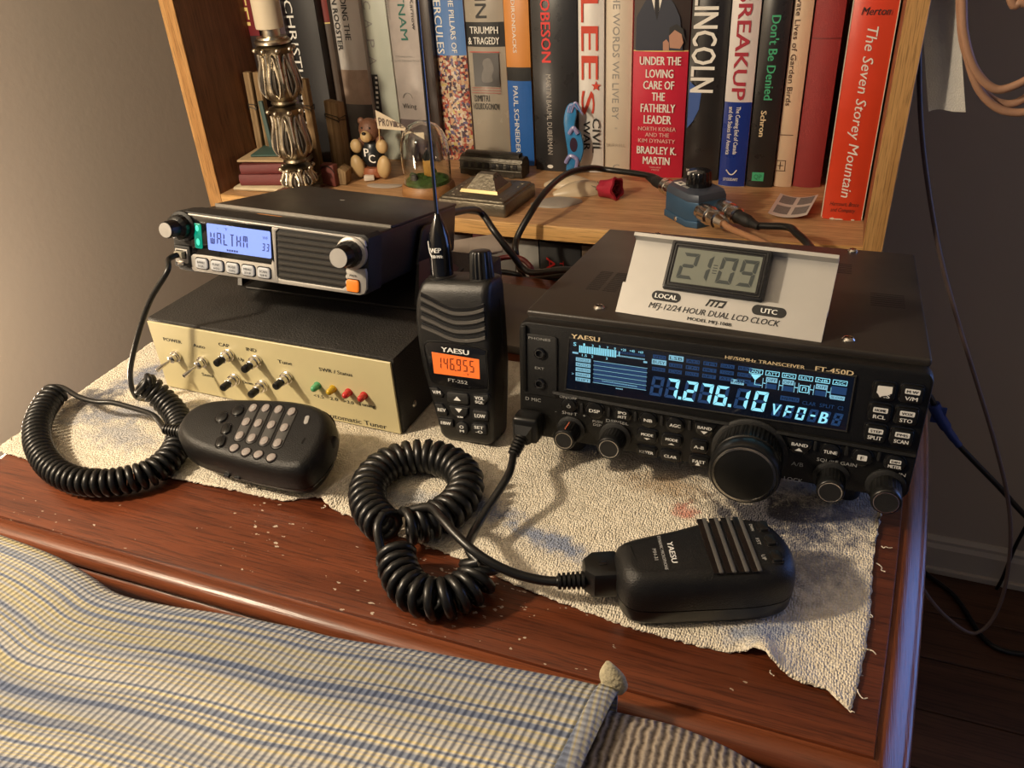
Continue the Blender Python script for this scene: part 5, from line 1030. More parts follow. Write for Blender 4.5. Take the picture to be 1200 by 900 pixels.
J = Book('cream book with pale grey rotated title between the white and the crimson books', 708.5, 741.5, 598, 238, 170, paper('words', (0.62, 0.54, 0.43), 0.4), 3)
J.st('THE WORDS WE LIVE BY', (721, -16), (723, 140), 10, ING); J.ht('BURRELL', 722, 170, 22, 4, mat('ink_pale', (0.45, 0.38, 0.30), 0.5)); J.ht('*', 722, 151, 3, 4, ING); J.ht('C', 722, 196, 8, 8, ING); J.done()
J = Book('thick crimson book with white stacked capitals and photo of two people above', 742.5, 810, 588, 240, 180, paper('under', (0.56, 0.02, 0.05), 0.4), 4)
zt_ = J.z(775, 60); J.band(zt_, J.z0+J.h-1, mat('photo_brown', (0.05, 0.035, 0.03), 0.4, var=0.5, vscale=30), 0.15); J.band(zt_-0.6, zt_+0.6, YEL, 0.2)
O = lambda P, q: J.b.prism([(aty(x, y, J.ys).x, aty(x, y, J.ys).z) for x, y in P], 0.3+0.12*q, 0.36+0.12*q, [mat('suit_navy', (0.03, 0.035, 0.055), 0.5), CRW, mat('tie_dark', (0.01, 0.01, 0.015), 0.5), mat('skin_print', (0.45, 0.24, 0.16), 0.5), INK][q], 0, FR(0, 0, J.ys))
O([(745, 59), (746, 20), (756, 2), (762, -8), (780, -8), (790, 4), (797, 20), (800, 59)], 0); O([(762, -8), (770, 22), (778, -8)], 1); O([(768, -6), (767, 10), (770, 24), (773, 10), (772, -6)], 2); O([(785, 56), (784, 40), (790, 33), (798, 36), (801, 50), (797, 57)], 3); O([(784, 42), (785, 32), (793, 28), (801, 34), (803, 48), (799, 40), (791, 35)], 4); O([(777, 59), (777, 49), (781, 46), (784, 50), (784, 59)], 3)
for t, x, y, w, h in (('UNDER THE', 774, 71, 48, 10.5), ('LOVING', 773, 86, 32, 10.5), ('CARE OF', 772, 99.5, 36, 10.5), ('THE', 771.5, 113, 15, 10.5), ('FATHERLY', 771, 126.5, 40, 10.5), ('LEADER', 770.5, 140, 32, 10.5)): J.ht(t, x, y, w, h, CRW, .6)
PNK = mat('ink_pink', (0.75, 0.45, 0.40), 0.5)
for t, x, y, w in (('NORTH KOREA', 770, 151, 44), ('AND THE', 770, 158, 28), ('KIM DYNASTY', 769.5, 165, 43)): J.ht(t, x, y, w, 5, PNK, .2)
J.ht('BRADLEY K.', 769.5, 176, 46, 9.5, CRW, .6); J.ht('MARTIN', 769, 188, 31, 9.5, CRW, .6); J.ht('MODERN LIBRARY', 768, 196, 14, 2, PNK); J.ht('PRESS', 768, 199, 9, 2, PNK); J.done()
J = Book('black book with tall white rotated capitals and blue corner picture', 811, 857, 584, 242, 175, paper('linc', (0.022, 0.02, 0.02), 0.3), 4)
J.b.prism([(aty(x, y, J.ys).x, aty(x, y, J.ys).z) for x, y in ((808, 95), (822, 108), (819, 128), (812, 142), (805, 150))], 0.0, 0.2, mat('print_cobalt', (0.06, 0.12, 0.36), 0.4), 0, FR(0, 0, J.ys-0.1))
J.st('LINCOLN', (829, -6), (824, 108), 34, CRW, 1.2); J.ht('SIMON', 808, 199, 8, 3, CRW); J.done()
J = Book('white topped book with dark red capitals and deep blue lower spine', 858, 893, 566, 238, 170, paper('break', (0.66, 0.62, 0.60), 0.35), 3)
BLU = paper('ultramarine', (0.012, 0.035, 0.24), 0.3); J.band(J.z0+0.5, J.z(866, 120), BLU); J.st('BREAKUP', (874, -14), (867, 117), 19, mat('ink_maroon', (0.38, 0.03, 0.05), 0.45), 1.2); J.st('The Coming End of Canada', (866, 125), (861, 181), 5.5, CRW, .15); J.st('and the Stakes for America', (857, 125), (853, 181), 5.5, CRW, .15)
a = aty(857, 202, J.ys); J.b.tube(catmull([(a.x-6, J.ys-0.4, a.z+3), (a.x-2, J.ys-0.4, a.z-2), (a.x+2, J.ys-0.4, a.z-2), (a.x+6, J.ys-0.4, a.z+3)], 4), 0.7, CRW, 6); J.ht('STODDART', 856, 210, 17, 3.5, CRW, .1); J.done()
J = Book('black book with green title and small green square logo', 894.5, 930, 568, 236, 165, paper('dont', (0.022, 0.02, 0.019), 0.3), 3)
GRN2 = mat('ink_green', (0.06, 0.40, 0.20), 0.45); J.st("Don't Be Denied", (912, 18), (899, 117), 12, GRN2, .5); J.st('Schron', (896, 130), (892, 160), 7, mat('ink_cream', (0.75, 0.62, 0.38), 0.5), .5); J.rect(888, 207, 13, 10, GRN2); J.ht('QP', 888, 207, 9, 6, INK); J.done()
J = Book('narrow cream book with dark serif style title, left of plain red cloth book', 931, 955, 573, 222, 160, paper('birds', (0.62, 0.47, 0.32), 0.45), 2)
J.st('The Private Lives of Garden Birds', (942, -40), (924, 124), 7.5, mat('ink_brown', (0.07, 0.04, 0.03), 0.5), .1); J.rect(918, 158, 22, 0.8, mat('ink_brown', (0.07, 0.04, 0.03), 0.5))
for dx, dy, w, h in ((0, -6, 12, 0.8), (0, 6, 12, 0.8), (-6, 0, 0.8, 12), (6, 0, 0.8, 12), (0, 0, 0.8, 9), (0, 0, 7, 0.8)): J.rect(914+dx, 194+dy, w, h, MATS['ink_brown'])
J.done()
J = Book('plain faded red cloth book without lettering', 956, 993, 574, 226, 165, mat('red_cloth', (0.27, 0.035, 0.035), 0.7, var=0.15, vscale=60, bump=0.4, bscale=1200), 4)
J.band(J.z(970, 46), J.z(970, 44.5), mat('dark_red_line', (0.14, 0.02, 0.02), 0.6)); J.done()
J = Book('worn bright red book with white italic title, pulled forward at the right end', 1000.5, 1056, 471, 211, 150, paper('seven', (0.66, 0.055, 0.02), 0.35, 0.12), 3)
J.ht('Merton', 1028, 12.5, 34, 10, INK, .1, 0.25); J.st('The Seven Storey Mountain', (1021, 30), (994, 232), 14, CRW, .1, 0.22); J.ht('Harcourt, Brace', 990, 239, 34, 5, INK, 0, 0.2); J.ht('and Company', 988, 246, 29, 5, INK, 0, 0.2)
WE = mat('torn_paper_edge', (0.66, 0.58, 0.46), 0.8, var=0.2, vscale=200)
rg = random.Random(5)
F = J.front(0.35)
for zc, n_ in ((J.z0+J.h-1.2, 7), (J.z0+1.0, 6)):
    for k in range(n_):
        i = rg.randrange(0, 8); x, y = F[i]; x += rg.uniform(0, J.w/9); J.b.ball((x, y+0.2, zc), (rg.uniform(1.2, 3.4), 0.25, rg.uniform(0.6, 1.4)), WE, 8)
J.b.box((J.x0-0.3, J.ys+3, J.z0+J.h/2), (0.9, 1.2, J.h-4), WE); J.b.box((J.x1+0.0, J.ys+2.6, J.z0+J.h/2), (0.7, 1.0, J.h-2), WE); J.done()

# books lying flat at the left end of the shelf
def lying(label, cx, cy, z, w, d, h, yaw, m, name='lying_book', spine=True):
    t = thing(name, label, 'book', (cx, cy, z), (0, 0, yaw), 'books lying flat at the left end of the shelf')
    b = MB(); c = 1.6; F = [(-d/2, 0)]
    prof = [(-d/2+1.5, 0), (-d/2, h*0.2), (-d/2-0.6, h/2), (-d/2, h*0.8), (-d/2+1.5, h), (d/2, h), (d/2, h-c), (-d/2+4, h-c), (-d/2+4, c), (d/2, c), (d/2, 0)]
    b.loft([[(x, y, zz) for y, zz in prof] for x in (w/2, -w/2)], m); b.build('cover', t)
    b = MB(); b.box((0, 2.5, h/2), (w-5, d-8, h-2*c-0.2), PAGE); b.build('pages', t)
z0 = sagz(-520)+0.3
MRN = mat('maroon_cloth', (0.13, 0.022, 0.022), 0.6, var=0.15, vscale=70, bump=0.3, bscale=900)
lying('open cream paged booklet under the maroon books at the shelf front', -512, 460, z0, 84, 78, 5, rad(6), mat('cream_card', (0.55, 0.46, 0.30), 0.7, var=0.2, vscale=90))
lying('maroon cloth book lying flat, lower of two', -512, 466, z0+5.2, 78, 72, 14, rad(12), MRN)
lying('maroon cloth book lying flat, upper of two', -511, 468, z0+19.5, 78, 70, 12, rad(16), MRN)
lying('thin tan card folder lying on the maroon books', -516, 470, z0+32, 76, 62, 3.2, rad(10), mat('tan_card', (0.45, 0.32, 0.18), 0.7, var=0.1))
lying('thin green covered booklet lying on the tan folder', -508, 482, z0+35.5, 72, 55, 3.0, rad(14), mat('green_card', (0.05, 0.10, 0.085), 0.5))

# books on the level below the shelf, mostly hidden
def lowbook(label, x0, x1, ys, h, d, m):
    t = thing('hardcover_book', label, 'book', ((x0+x1)/2, ys, -253.3), None, 'books on the level under the shelf'); w = x1-x0-0.6; c = 2.2
    b = MB(); O = [(-w/2+w*i/8, 2.5*(i/4-1)**2) for i in range(9)]+[(w/2, d), (w/2-c, d), (w/2-c, 6), (-w/2+c, 6), (-w/2+c, d), (-w/2, d)]
    b.prism(O, 0, h, m, 0.4, None, 0.4); cv = b.build('cover', t, 40); b = MB(); b.box((0, d/2+2, h/2), (w-2*c-0.2, d-10, h-7), PAGE); b.build('pages', t, 0); return t, cv
lowm = [('dark brown book under the shelf at far left', (0.05, 0.03, 0.02)), ('red topped book below the shelf behind the cables', (0.22, 0.02, 0.02)), ('grey book below the shelf, left of a paler one', (0.12, 0.11, 0.10)), ('pale grey book below the shelf behind the black cable', (0.26, 0.25, 0.23)), ('black book with red letters below the shelf', (0.016, 0.016, 0.016)), ('tan book below the shelf beside black one with red letters', (0.16, 0.11, 0.07))]
LB = []
for (lab, col), x0, x1 in zip(lowm, [-262, -225, -202, -171, -141, -90], [-226, -203, -172, -142, -91, -50]):
    t, cv = lowbook(lab, x0, x1, 428, 226 if 'topped' not in lab else 236, 150, mat('low_'+str(x0), col, 0.45, var=0.15)); LB.append((t, cv, (x0+x1)/2))
t, cv, xc = LB[4]
b = MB(); ys = 428
def lt(s, p, q, h):
    a = aty(*p, ys); c = aty(*q, ys); x = (a.x+c.x)/2; b.text(s, (x, ys, a.z), (x, ys, c.z), h, RDB, off=.4, bold=.5)
lt('Archer', (645, 302), (648, 360), 11); lt('The', (658, 306), (659, 321), 5); b.build('spine_print', cv, 0, Matrix.Translation((-xc, -428, 253.3)))

# ================================================================== small things on the shelf
def shelf_pt(px, py, off=0): 
    p = atz(px, py, 8); p = atz(px, py, sagz(p.x)+off); return p
# candlestick and candle
CX, CY = -457, 431; CZ = sagz(CX)+0.2
def cz(py, px=340): return aty(px, py, CY).z-CZ
SLV = mat('antique_silver', (0.55, 0.49, 0.38), 0.30, 1.0, var=0.35, vscale=120, bump=0.2, bscale=500)
SLVD = mat('tarnished_silver', (0.24, 0.20, 0.14), 0.38, 1.0, var=0.5, vscale=120, bump=0.3, bscale=400)
DRK = mat('tarnished_recess', (0.06, 0.05, 0.04), 0.5, 0.7)
CS = thing('candlestick', 'ornate antique silver candlestick with three leafy tiers at the left of the shelf', 'candlestick', (CX, CY, CZ))
tiers = [(cz(193), cz(262), 0.9), (cz(124), cz(189), 0.95), (cz(52), cz(122), 1.0)]
b = MB(); zb = tiers[0][1]
b.lathe([(36, 0), (36, 3), (30, 6), (16, 8), (13, max(10, zb*0.5)), (15, max(11, zb)), (17, tiers[0][0]*0.5)], SLV, 40); b.build('foot', CS)
for zt, zb, sc in tiers:
    zb = max(zb, 9); H = zt-zb; b = MB()
    P = [(0.58, 0.0), (0.66, 0.03), (0.60, 0.07), (0.78, 0.13), (0.98, 0.24), (1.0, 0.36), (0.92, 0.52), (0.80, 0.68), (0.74, 0.80), (0.80, 0.90), (0.92, 0.96), (0.70, 1.0), (0.55, 1.01)]
    R0 = 23.5*sc; b.lathe([(R0*r, zb+H*t) for r, t in P], SLVD, 72, mod=lambda th, z, zb=zb, H=H: 1+0.045*math.cos(8*th)*(1 if zb+0.12*H < z < zb+0.97*H else 0)); T_ = b.build('leaf_tier', CS)
    b = MB()
    def rad_at(t):
        for (r0_, t0), (r1, t1) in zip(P, P[1:]):
            if t0 <= t <= t1: return R0*(r0_+(r1-r0_)*(t-t0)/(t1-t0))
        return R0*0.7
    for k in range(8):
        a0 = 2*PI*(k+0.5)/8; loop = []
        for i in range(25):
            q = 2*PI*i/24; t = 0.50-0.34*math.cos(q); w = 0.27*math.sin(q)*(1.15-0.75*t); rr_ = rad_at(t)+0.7; loop.append((rr_*math.cos(a0+w), rr_*math.sin(a0+w), zb+H*t))
        b.tube(loop[:-1], 1.5, SLV, 8, True)
        inner = [(rad_at(t)+0.4) for t in (0.22, 0.35, 0.5, 0.62)]
        b.tube([(r_*math.cos(a0), r_*math.sin(a0), zb+H*t) for r_, t in zip(inner, (0.22, 0.35, 0.5, 0.62))], [1.2, 2.0, 1.6, 0.6], DRK, 8)
        a1 = 2*PI*k/8; rr_ = R0*0.93; b.ball((rr_*math.cos(a1), rr_*math.sin(a1), zb+H*0.93), (3.4, 3.4, 2.8), SLV, 12); b.tube([((rad_at(t)+0.4)*math.cos(a1), (rad_at(t)+0.4)*math.sin(a1), zb+H*t) for t in (0.3, 0.5, 0.7, 0.86)], [0.8, 1.6, 1.8, 2.4], SLV, 8)
    b.build('scrollwork', T_)
zc = tiers[2][0]; b = MB(); b.lathe([(14, zc), (20, zc+1.5), (20.5, zc+4), (19, zc+6), (17.5, zc+6.5), (17, zc+8.5), (10.5, zc+9), (10.2, zc+20), (9, zc+20.5)], SLV, 40); b.build('candle_cup', CS)
b = MB(); zc0 = cz(40, 315); zc0 = zc+12
b.lathe([(13.6, zc0+5), (15.4, zc0+5.4), (15.7, zc0+8), (15.4, zc0+160), (13, zc0+163), (2, zc0+162)], mat('ivory_wax', (0.56, 0.48, 0.35), 0.5, spec=0.35), 40); b.tube([(0, 0, zc0+160), (0.3, 0, zc0+172)], 0.7, BLKG)
cd = b.build('candle', None, 40); cd.location = Vector((CX, CY, CZ))*0.001; tag(cd, 'thick ivory candle standing in the silver candlestick', 'candle')

# old wooden slats tied with wire
WD = wood('old_slat_wood', (0.20, 0.125, 0.06), (0.34, 0.23, 0.12), 'Z', 1.5, 0.75, 0.3, 0.2); WIRE = mat('dark_wire', (0.06, 0.055, 0.05), 0.4, 0.8)
def slat(label, pb, ptop, yy, w, th_, wires, name='wooden_stick', group='old wooden slats tied with wire', mt=None, twist=0.0):
    a = aty(*pb, yy); c = aty(*ptop, yy); zsh = sagz(a.x)+0.3; a.z = max(zsh, min(a.z, zsh)) ; L_ = c.z-a.z; t = thing(name, label, 'wooden slat', (a.x, yy, a.z), (0, math.atan2(c.x-a.x, L_), twist), group)
    b = MB(); b.box((0, 0, L_/2), (w, th_, L_), mt or WD, 1.0, 2); b.build('slat', t)
    for f in wires:
        b = MB(); r = [(p[0], p[1], L_*f+2.0*math.sin(i*1.3)) for i, p in enumerate(rrect(w+1.6, th_+1.6, 1.2, 3))]; b.tube(r, 0.55, WIRE, 6, True); r = [(p[0], p[1], L_*f+4+1.5*math.cos(i*1.1)) for i, p in enumerate(rrect(w+1.8, th_+1.8, 1.2, 3))]; b.tube(r, 0.5, WIRE, 6, True); b.build('wire_tie', t)
    return t
slat('short weathered wooden slat tied with wire, leftmost of its bundle', (302, 200), (282, 101), 490, 9, 7, (0.22, 0.78))
slat('taller weathered wooden slat tied with wire, second in the bundle', (311, 198), (290, 84), 490, 9.5, 8, (0.20, 0.66))
slat('weathered wooden slat right behind the candlestick left edge', (321, 198), (301, 84), 492, 9, 8, (0.2,))
slat('dark green leaf shaped slat behind the candlestick', (325, 196), (305, 118), 484, 6, 4, (), mt=mat('green_patina', (0.06, 0.10, 0.09), 0.6, var=0.3))
slat('weathered wooden slat right of the candlestick, leaning', (375, 200), (356, 92), 500, 10, 8, (0.7,))
slat('broad wooden slat with twisted wire, between candlestick and bear figurine', (402, 205), (392, 118), 520, 27, 12, (0.77,), twist=-0.35)
p = shelf_pt(392, 214); wd = thing('wooden_wedge', 'small wooden wedge lying on the shelf between candlestick and bear', 'wooden wedge', (p.x+1, p.y, p.z+0.2), (0, 0, rad(12)))
b = MB(); b.prism([(-19, 0), (19, 0), (21, 17), (13, 22), (-19, 11)], -11, 11, WD, 1.0, FRONT, 1.0); b.build('block', wd)
p = shelf_pt(362, 196); b = MB(); b.box((0, 0, 14), (20, 12, 28), mat('dull_red_block', (0.16, 0.04, 0.03), 0.6, var=0.2), 2, 2); b.tube(catmull([(-9, -6.4, 22), (-2, -7.6, 27), (6, -6.8, 25), (10, -5, 18)], 5), 0.7, WIRE, 6); o = b.build('red_block'); o.location = Vector((-437, 470, sagz(-437)+0.2))*0.001; tag(o, 'small dull red block behind the candlestick base', 'block')

# bear figurine holding a pennant
p = shelf_pt(438, 208); BR_ = mat('bear_brown', (0.16, 0.070, 0.038), 0.5, var=0.12, vscale=90, bump=0.5, bscale=700); TAN = mat('bear_tan', (0.52, 0.36, 0.17), 0.45, var=0.08); SH = mat('bear_shirt_black', (0.015, 0.018, 0.02), 0.3); TER = mat('bear_terracotta', (0.33, 0.105, 0.045), 0.5)
BE = thing('bear_figurine', 'small seated bear figurine with tan paws and black shirt lettered PC, holding a pennant', 'figurine', (p.x, p.y+6, p.z+0.2), (0, 0, rad(6)))
b = MB()
b.lathe([(14, 0), (17, 3), (17.5, 9), (15, 14)], TER, 28); b.build('seat', BE)
b = MB(); b.ball((0, 1, 30), (15.5, 12.5, 21), SH, 22); b.text('P', (-6.5, -10.9, 34.5), (0, -10.9, 34.5), 11, CRW, off=.6, bold=.6); b.text('C', (-1, -11.4, 26.5), (8, -11.4, 26.5), 11, CRW, off=.6, bold=.6); b.build('shirt', BE)
b = MB(); b.ball((1, -1, 61), (14.5, 13, 14.5), BR_, 24); b.ball((-10.5, 1, 71), (4.8, 3, 4.8), BR_, 14); b.ball((12.5, 1, 71), (4.8, 3, 4.8), BR_, 14); b.ball((-12, -3, 44), (6, 6, 8), BR_, 14); b.ball((14, -2, 46), (6, 6, 8), BR_, 14); HD = b.build('body', BE, 60)
b = MB(); b.ball((0, -13, 55), (7.6, 6.4, 7.4), TAN, 18); b.build('muzzle', HD); b = MB(); b.ball((0, -18, 59.8), (3.0, 2.2, 2.2), BLKG, 12); b.build('nose', HD)
for s in (-1, 1):
    b = MB(); b.ball((1+5.4*s, -12.6, 65.5), (1.3, 1.0, 1.5), BLKG, 10); b.build('eye', HD)
    b = MB(); b.ball((-17 if s < 0 else 19, -10, 42), (8, 6.2, 9), TAN, 16); b.build('paw', BE)
    b = MB(); b.ball((-18 if s < 0 else 19, -12, 16), (9.5, 7, 15), TAN, 18, rot=Euler((0, rad(10*s), 0))); b.build('foot', BE)
b = MB(); b.tube([(17, -12, 38), (22, -15, 82)], 0.9, TAN, 8); b.build('flag_stick', BE)
b = MB(); FLG = mat('cream_felt', (0.62, 0.52, 0.38), 0.75); R = []
for i in range(11): t = i/10; x = 19.5+62*t; z0_ = 62+0.4*i-1.5*t*4; h_ = 22*(1-t)+0.8; y = -16+1.8*math.sin(t*5); R.append([(x, y-0.4, z0_+4-h_*0.18*t), (x, y+0.4, z0_+4-h_*0.18*t), (x, y+0.4, z0_+4+h_-10*t), (x, y-0.4, z0_+4+h_-10*t)])
b.loft(R, FLG)
for k, ch in enumerate('PROVIDENCE'): xx = 24+k*4.7; hh = 11-0.9*k; b.text(ch, (xx-1.9, -16.4+1.8*math.sin((xx-19.5)/62*5), 75-0.75*k), (xx+1.9, -16.4+1.8*math.sin((xx+1.9-19.5)/62*5), 75-0.85*k), hh, mat('ink_brown', (0.07, 0.04, 0.03), 0.5), off=.75, bold=.2)
b.build('pennant', BE)
# paper scraps in front of the bear
p = shelf_pt(448, 218); b = MB(); pr = [(p_.x, p_.y) for p_ in catmull([(-22, -4, 0), (-8, -9, 0), (12, -7, 0), (24, 2, 0), (20, 9, 0), (-4, 6, 0), (-18, 5, 0)], 4, True)]; b.prism(pr, 0, 0.8, mat('grey_scrap', (0.42, 0.36, 0.30), 0.7), 0.2); o = b.build('oval_card'); o.location = (p*0.001)+Vector((0.002, 0, 0.0003)); tag(o, 'thin oval grey card lying in front of the bear figurine', 'card')
p = shelf_pt(433, 213); b = MB(); b.box((0, 0, 3), (13, 9, 6), mat('white_scrap', (0.7, 0.64, 0.55), 0.7), 0.6); o = b.build('paper_scrap'); o.location = (p*0.001)+Vector((-0.002, 0.004, 0.0012)); o.rotation_euler = (0, 0, 0.5); tag(o, 'small folded white paper scrap at the foot of the bear figurine', 'paper')

# glass dome with a little scene
p = shelf_pt(503, 226); GS = 1.2; GD = thing('glass_dome', 'small glass dome on a wooden base with a tiny yellow house on green moss', 'ornament', (p.x, p.y, p.z+0.2))
b = MB(); b.lathe([(27, 0), (28, 2), (27, 9), (25.5, 11), (25, 12)], wood('dome_base_wood', (0.20, 0.09, 0.03), (0.32, 0.16, 0.06), 'X', 2, 0.45, 0.2), 40); b.build('base', GD)
MOSS = mat('green_moss', (0.06, 0.14, 0.025), 0.9, var=0.6, vscale=160, bump=1.0, bscale=400)
b = MB(); rg = random.Random(9)
b.lathe([(23, 12), (22, 15), (12, 18), (0.5, 19)], MOSS, 30)
for k in range(22): a = rg.uniform(0, 2*PI); r_ = rg.uniform(4, 19); b.ball((r_*math.cos(a), r_*math.sin(a), 17), (rg.uniform(2.5, 5), rg.uniform(2.5, 5), rg.uniform(2, 4.5)), MOSS, 10)
b.build('moss', GD)
b = MB(); b.box((4, -2, 28), (9, 8, 18), mat('tiny_house_yellow', (0.55, 0.30, 0.05), 0.5), 0.6); b.lathe([(8, 36), (1, 45)], mat('tiny_house_roof', (0.03, 0.04, 0.04), 0.5), 4, T3(4, -2, 0)); b.build('tiny_house', GD); b = MB(); b.box((-8, -13, 19), (7, 4, 6), BLKM, 1); b.build('tiny_figure', GD)
GL = mat('clear_glass', (0.96, 0.97, 0.96), 0.02, trans=1.0)
Mi = []
b = MB(); zz = [(24.2, 12), (24.6, 30), (24.6, 44), (23.4, 54), (20, 62), (14, 68.5), (7, 72), (0.3, 73)]; zi = [(r_-1.0 if r_ > 1.5 else r_, z_-(1.0 if z_ > 50 else 0)) for r_, z_ in reversed(zz)]; b.lathe(zz+zi, GL, 48, None, False); b.build('dome', GD, 60)

GD.scale = (GS, GS, GS)
# two cast metal pieces
PEW = mat('dark_cast_pewter', (0.075, 0.068, 0.055), 0.36, 0.75, var=0.45, vscale=90, bump=0.6, bscale=350)
p = shelf_pt(577, 209); TCZ = 0.78; TCR = thing('cast_metal_streetcar', 'dark cast metal model streetcar with rounded roof, behind the pewter box', 'ornament', (p.x-3, p.y+16, p.z+0.2), (0, 0, rad(-3)))
b = MB(); b.loft([[(x, y, z) for y, z in ((-13, 2), (13, 2), (14, 12), (13, 24), (10, 30), (4, 33), (-4, 33), (-10, 30), (-13, 24), (-14, 12))] for x in (-44, -42, 42, 44)], PEW); BY = b.build('car_body', TCR, 30)
b = MB(); b.loft([[(x, y, z) for y, z in ((-7, 31), (7, 31), (7, 36), (4, 38), (-4, 38), (-7, 36))] for x in (-38, 38)], PEW); b.tube([(-44, -14.5, 25), (44, -14.5, 25)], 1.5, PEW); b.tube([(-44, -14.5, 12), (44, -14.5, 12)], 1.2, PEW); b.build('roof_clerestory', TCR)
for i in range(8): b = MB(); b.box((-35+i*10, -13.9, 18.5), (6.2, 1.6, 8.5), BLKM, 0.8); b.build('side_window', BY)
for x in (-28, 28): b = MB(); b.lathe([(5.5, -14), (5.5, 14)], PEW, 18, T3(x, 0, 5.4) @ Matrix.Rotation(PI/2, 4, 'X')); b.build('wheel_pair', TCR)
TCR.scale = (1, 0.9, TCZ)
p = shelf_pt(566, 240); PB = thing('pewter_box', 'flat pewter box with raised house shaped lid at the shelf edge', 'box', (p.x+3, p.y+8, p.z+0.2), (0, 0, rad(-4)))
PEW2 = mat('aged_pewter', (0.17, 0.15, 0.115), 0.42, 0.8, var=0.4, vscale=70, bump=0.6, bscale=300)
b = MB(); b.prism(rrect(88, 84, 3, 4), 0, 15, PEW2, 2.5, None, 1.0); b.build('base', PB)
b = MB(); b.prism(rrect(82, 78, 3, 4), 14.5, 17.5, PEW2, 2); b.loft([[(-26, -20, 17), (24, -20, 17), (24, 20, 17), (-26, 20, 17)], [(-24, -18, 21), (22, -18, 21), (22, 18, 21), (-24, 18, 21)]], mat('brass_wear', (0.30, 0.24, 0.12), 0.4, 0.8, var=0.3, vscale=60)); b.loft([[(-18, -17, 21), (20, -17, 21), (20, 17, 21), (-18, 17, 21)], [(-8, -5, 36), (12, -5, 36), (12, 5, 36), (-8, 5, 36)]], PEW2)
for k in range(4): b.box((14.2-1.8*0, -9+6*k, 28), (1.2, 1.0, 12), PEW, 0.2, 1)
for k in range(40): a = rg.uniform(0, 2*PI); x, y = rg.choice([(rg.uniform(-38, 38), rg.choice((-30, 30))), (rg.choice((-34, 34)), rg.uniform(-34, 34))]); b.ball((x, y, 17.2), (rg.uniform(1, 3), rg.uniform(1, 3), 1), PEW2, 8)
b.build('lid', PB, 30)

# sea shells, rose, feather mask
p = shelf_pt(672, 214)
def shell(label, px, py, L_, Wd, Hh, yaw, m, ribs=0):
    q = shelf_pt(px, py); o_ = MB(); o_.lathe([(1, -0.0)]+[(0.5*Wd*math.sin(PI*(0.04+0.92*t)), Hh*0) for t in ()], m, 8) if False else None
    R = []
    for k in range(13):
        t = k/12; w = Wd/2*math.sin(PI*(0.06+0.88*t))**0.7*(0.55+0.45*(1-abs(t-0.6))); R.append([(L_*(t-0.5), w*math.cos(a), max(-0.0, Hh*math.sin(PI*(0.08+0.84*t))*math.sin(a))*(1+0.05*math.cos(ribs*a))) if 0 <= a <= PI+0.01 else (L_*(t-0.5), w*math.cos(a), 0) for a in [2*PI*j/24 for j in range(24)]])
    o_.loft(R, m); ob = o_.build('sea_shell', None, 60); ob.location = Vector((q.x, q.y, q.z+0.3))*0.001; ob.rotation_euler = (0, 0, yaw); tag(ob, label, 'shell', 'sea shells lying on the shelf'); return ob
SHC = mat('cream_shell', (0.58, 0.47, 0.32), 0.35, var=0.2, vscale=60)
shell('large smooth cream shell below the white book, farther of two', 668, 218, 64, 34, 12, rad(10), SHC); shell('cream ribbed shell in front, left of the red rose', 682, 226, 70, 32, 14, rad(28), SHC, 14)
shell('flat grey shell plate at the front behind the black cable', 652, 238, 60, 40, 4, rad(25), mat('grey_shell', (0.32, 0.29, 0.25), 0.5, var=0.2, vscale=60))
p = shelf_pt(714, 232); RS = thing('red_rose', 'dark red fabric rose lying beside the shells', 'flower', (p.x+2, p.y, p.z+0.5), (0, 0, rad(-20)))
RED = mat('rose_red', (0.36, 0.012, 0.035), 0.6, var=0.25, vscale=80); MX = T3(0, 0, 11) @ Matrix.Rotation(rad(80), 4, 'Y')
b = MB(); b.lathe([(4, -16), (9, -14), (11, 0), (13, 9), (10.5, 10), (8, -2)], RED, 30, MX, mod=lambda th, z: 1+0.13*math.cos(5*th+z*0.2)); b.build('outer_petals', RS, 60)
b = MB()
for k in range(3): b.lathe([(2.2+2*k, -6), (4+2*k, 5), (5+2*k, 9-k), (4.2+2*k, 9-k), (2+2*k, 0)], mat('rose_deep_red', (0.16, 0.006, 0.015), 0.6), 24, MX @ Matrix.Rotation(k, 4, 'Z'), mod=lambda th, z: 1+0.12*math.cos(3*th))
b.build('inner_petals', RS, 60); b = MB(); b.tube(catmull([(-14, 0, 8), (-22, 2, 6), (-32, 0, 3)], 5), [1.6]*11, mat('stem_grey_green', (0.12, 0.11, 0.07), 0.6), 8)
for s in (-1, 1): b.tube([(-15, 2*s, 9), (-24, 6*s, 13+s)], [1.4, 0.3], MATS['stem_grey_green'], 8)
b.build('stem', RS)
MK = thing('feather_mask', 'blue and purple carnival mask leaning against the black and white books', 'mask', (aty(674, 198, 578).x, 577, sagz(-140)+0.4))
BLM = mat('mask_blue', (0.03, 0.20, 0.45), 0.3, var=0.5, vscale=60); PUM = mat('mask_lilac', (0.28, 0.27, 0.50), 0.3, var=0.3, vscale=60)
def mp_(x, y): a = aty(x, y, 577); return (a.x-MK.location.x*1000, a.z-MK.location.z*1000)
b = MB(); prf = catmull([(*mp_(665, 124), 0), (*mp_(672, 121), 0), (*mp_(676, 132), 0), (*mp_(674, 148), 0), (*mp_(681, 156), 0), (*mp_(684, 175), 0), (*mp_(680, 190), 0), (*mp_(672, 200), 0), (*mp_(664, 199), 0), (*mp_(666, 182), 0), (*mp_(663, 160), 0), (*mp_(661, 140), 0)], 5, True)
b.prism([(q.x, q.y) for q in prf], -2, 2.5, BLM, 1.2, FRONT, 1); b.build('face_plate', MK)
b = MB(); 
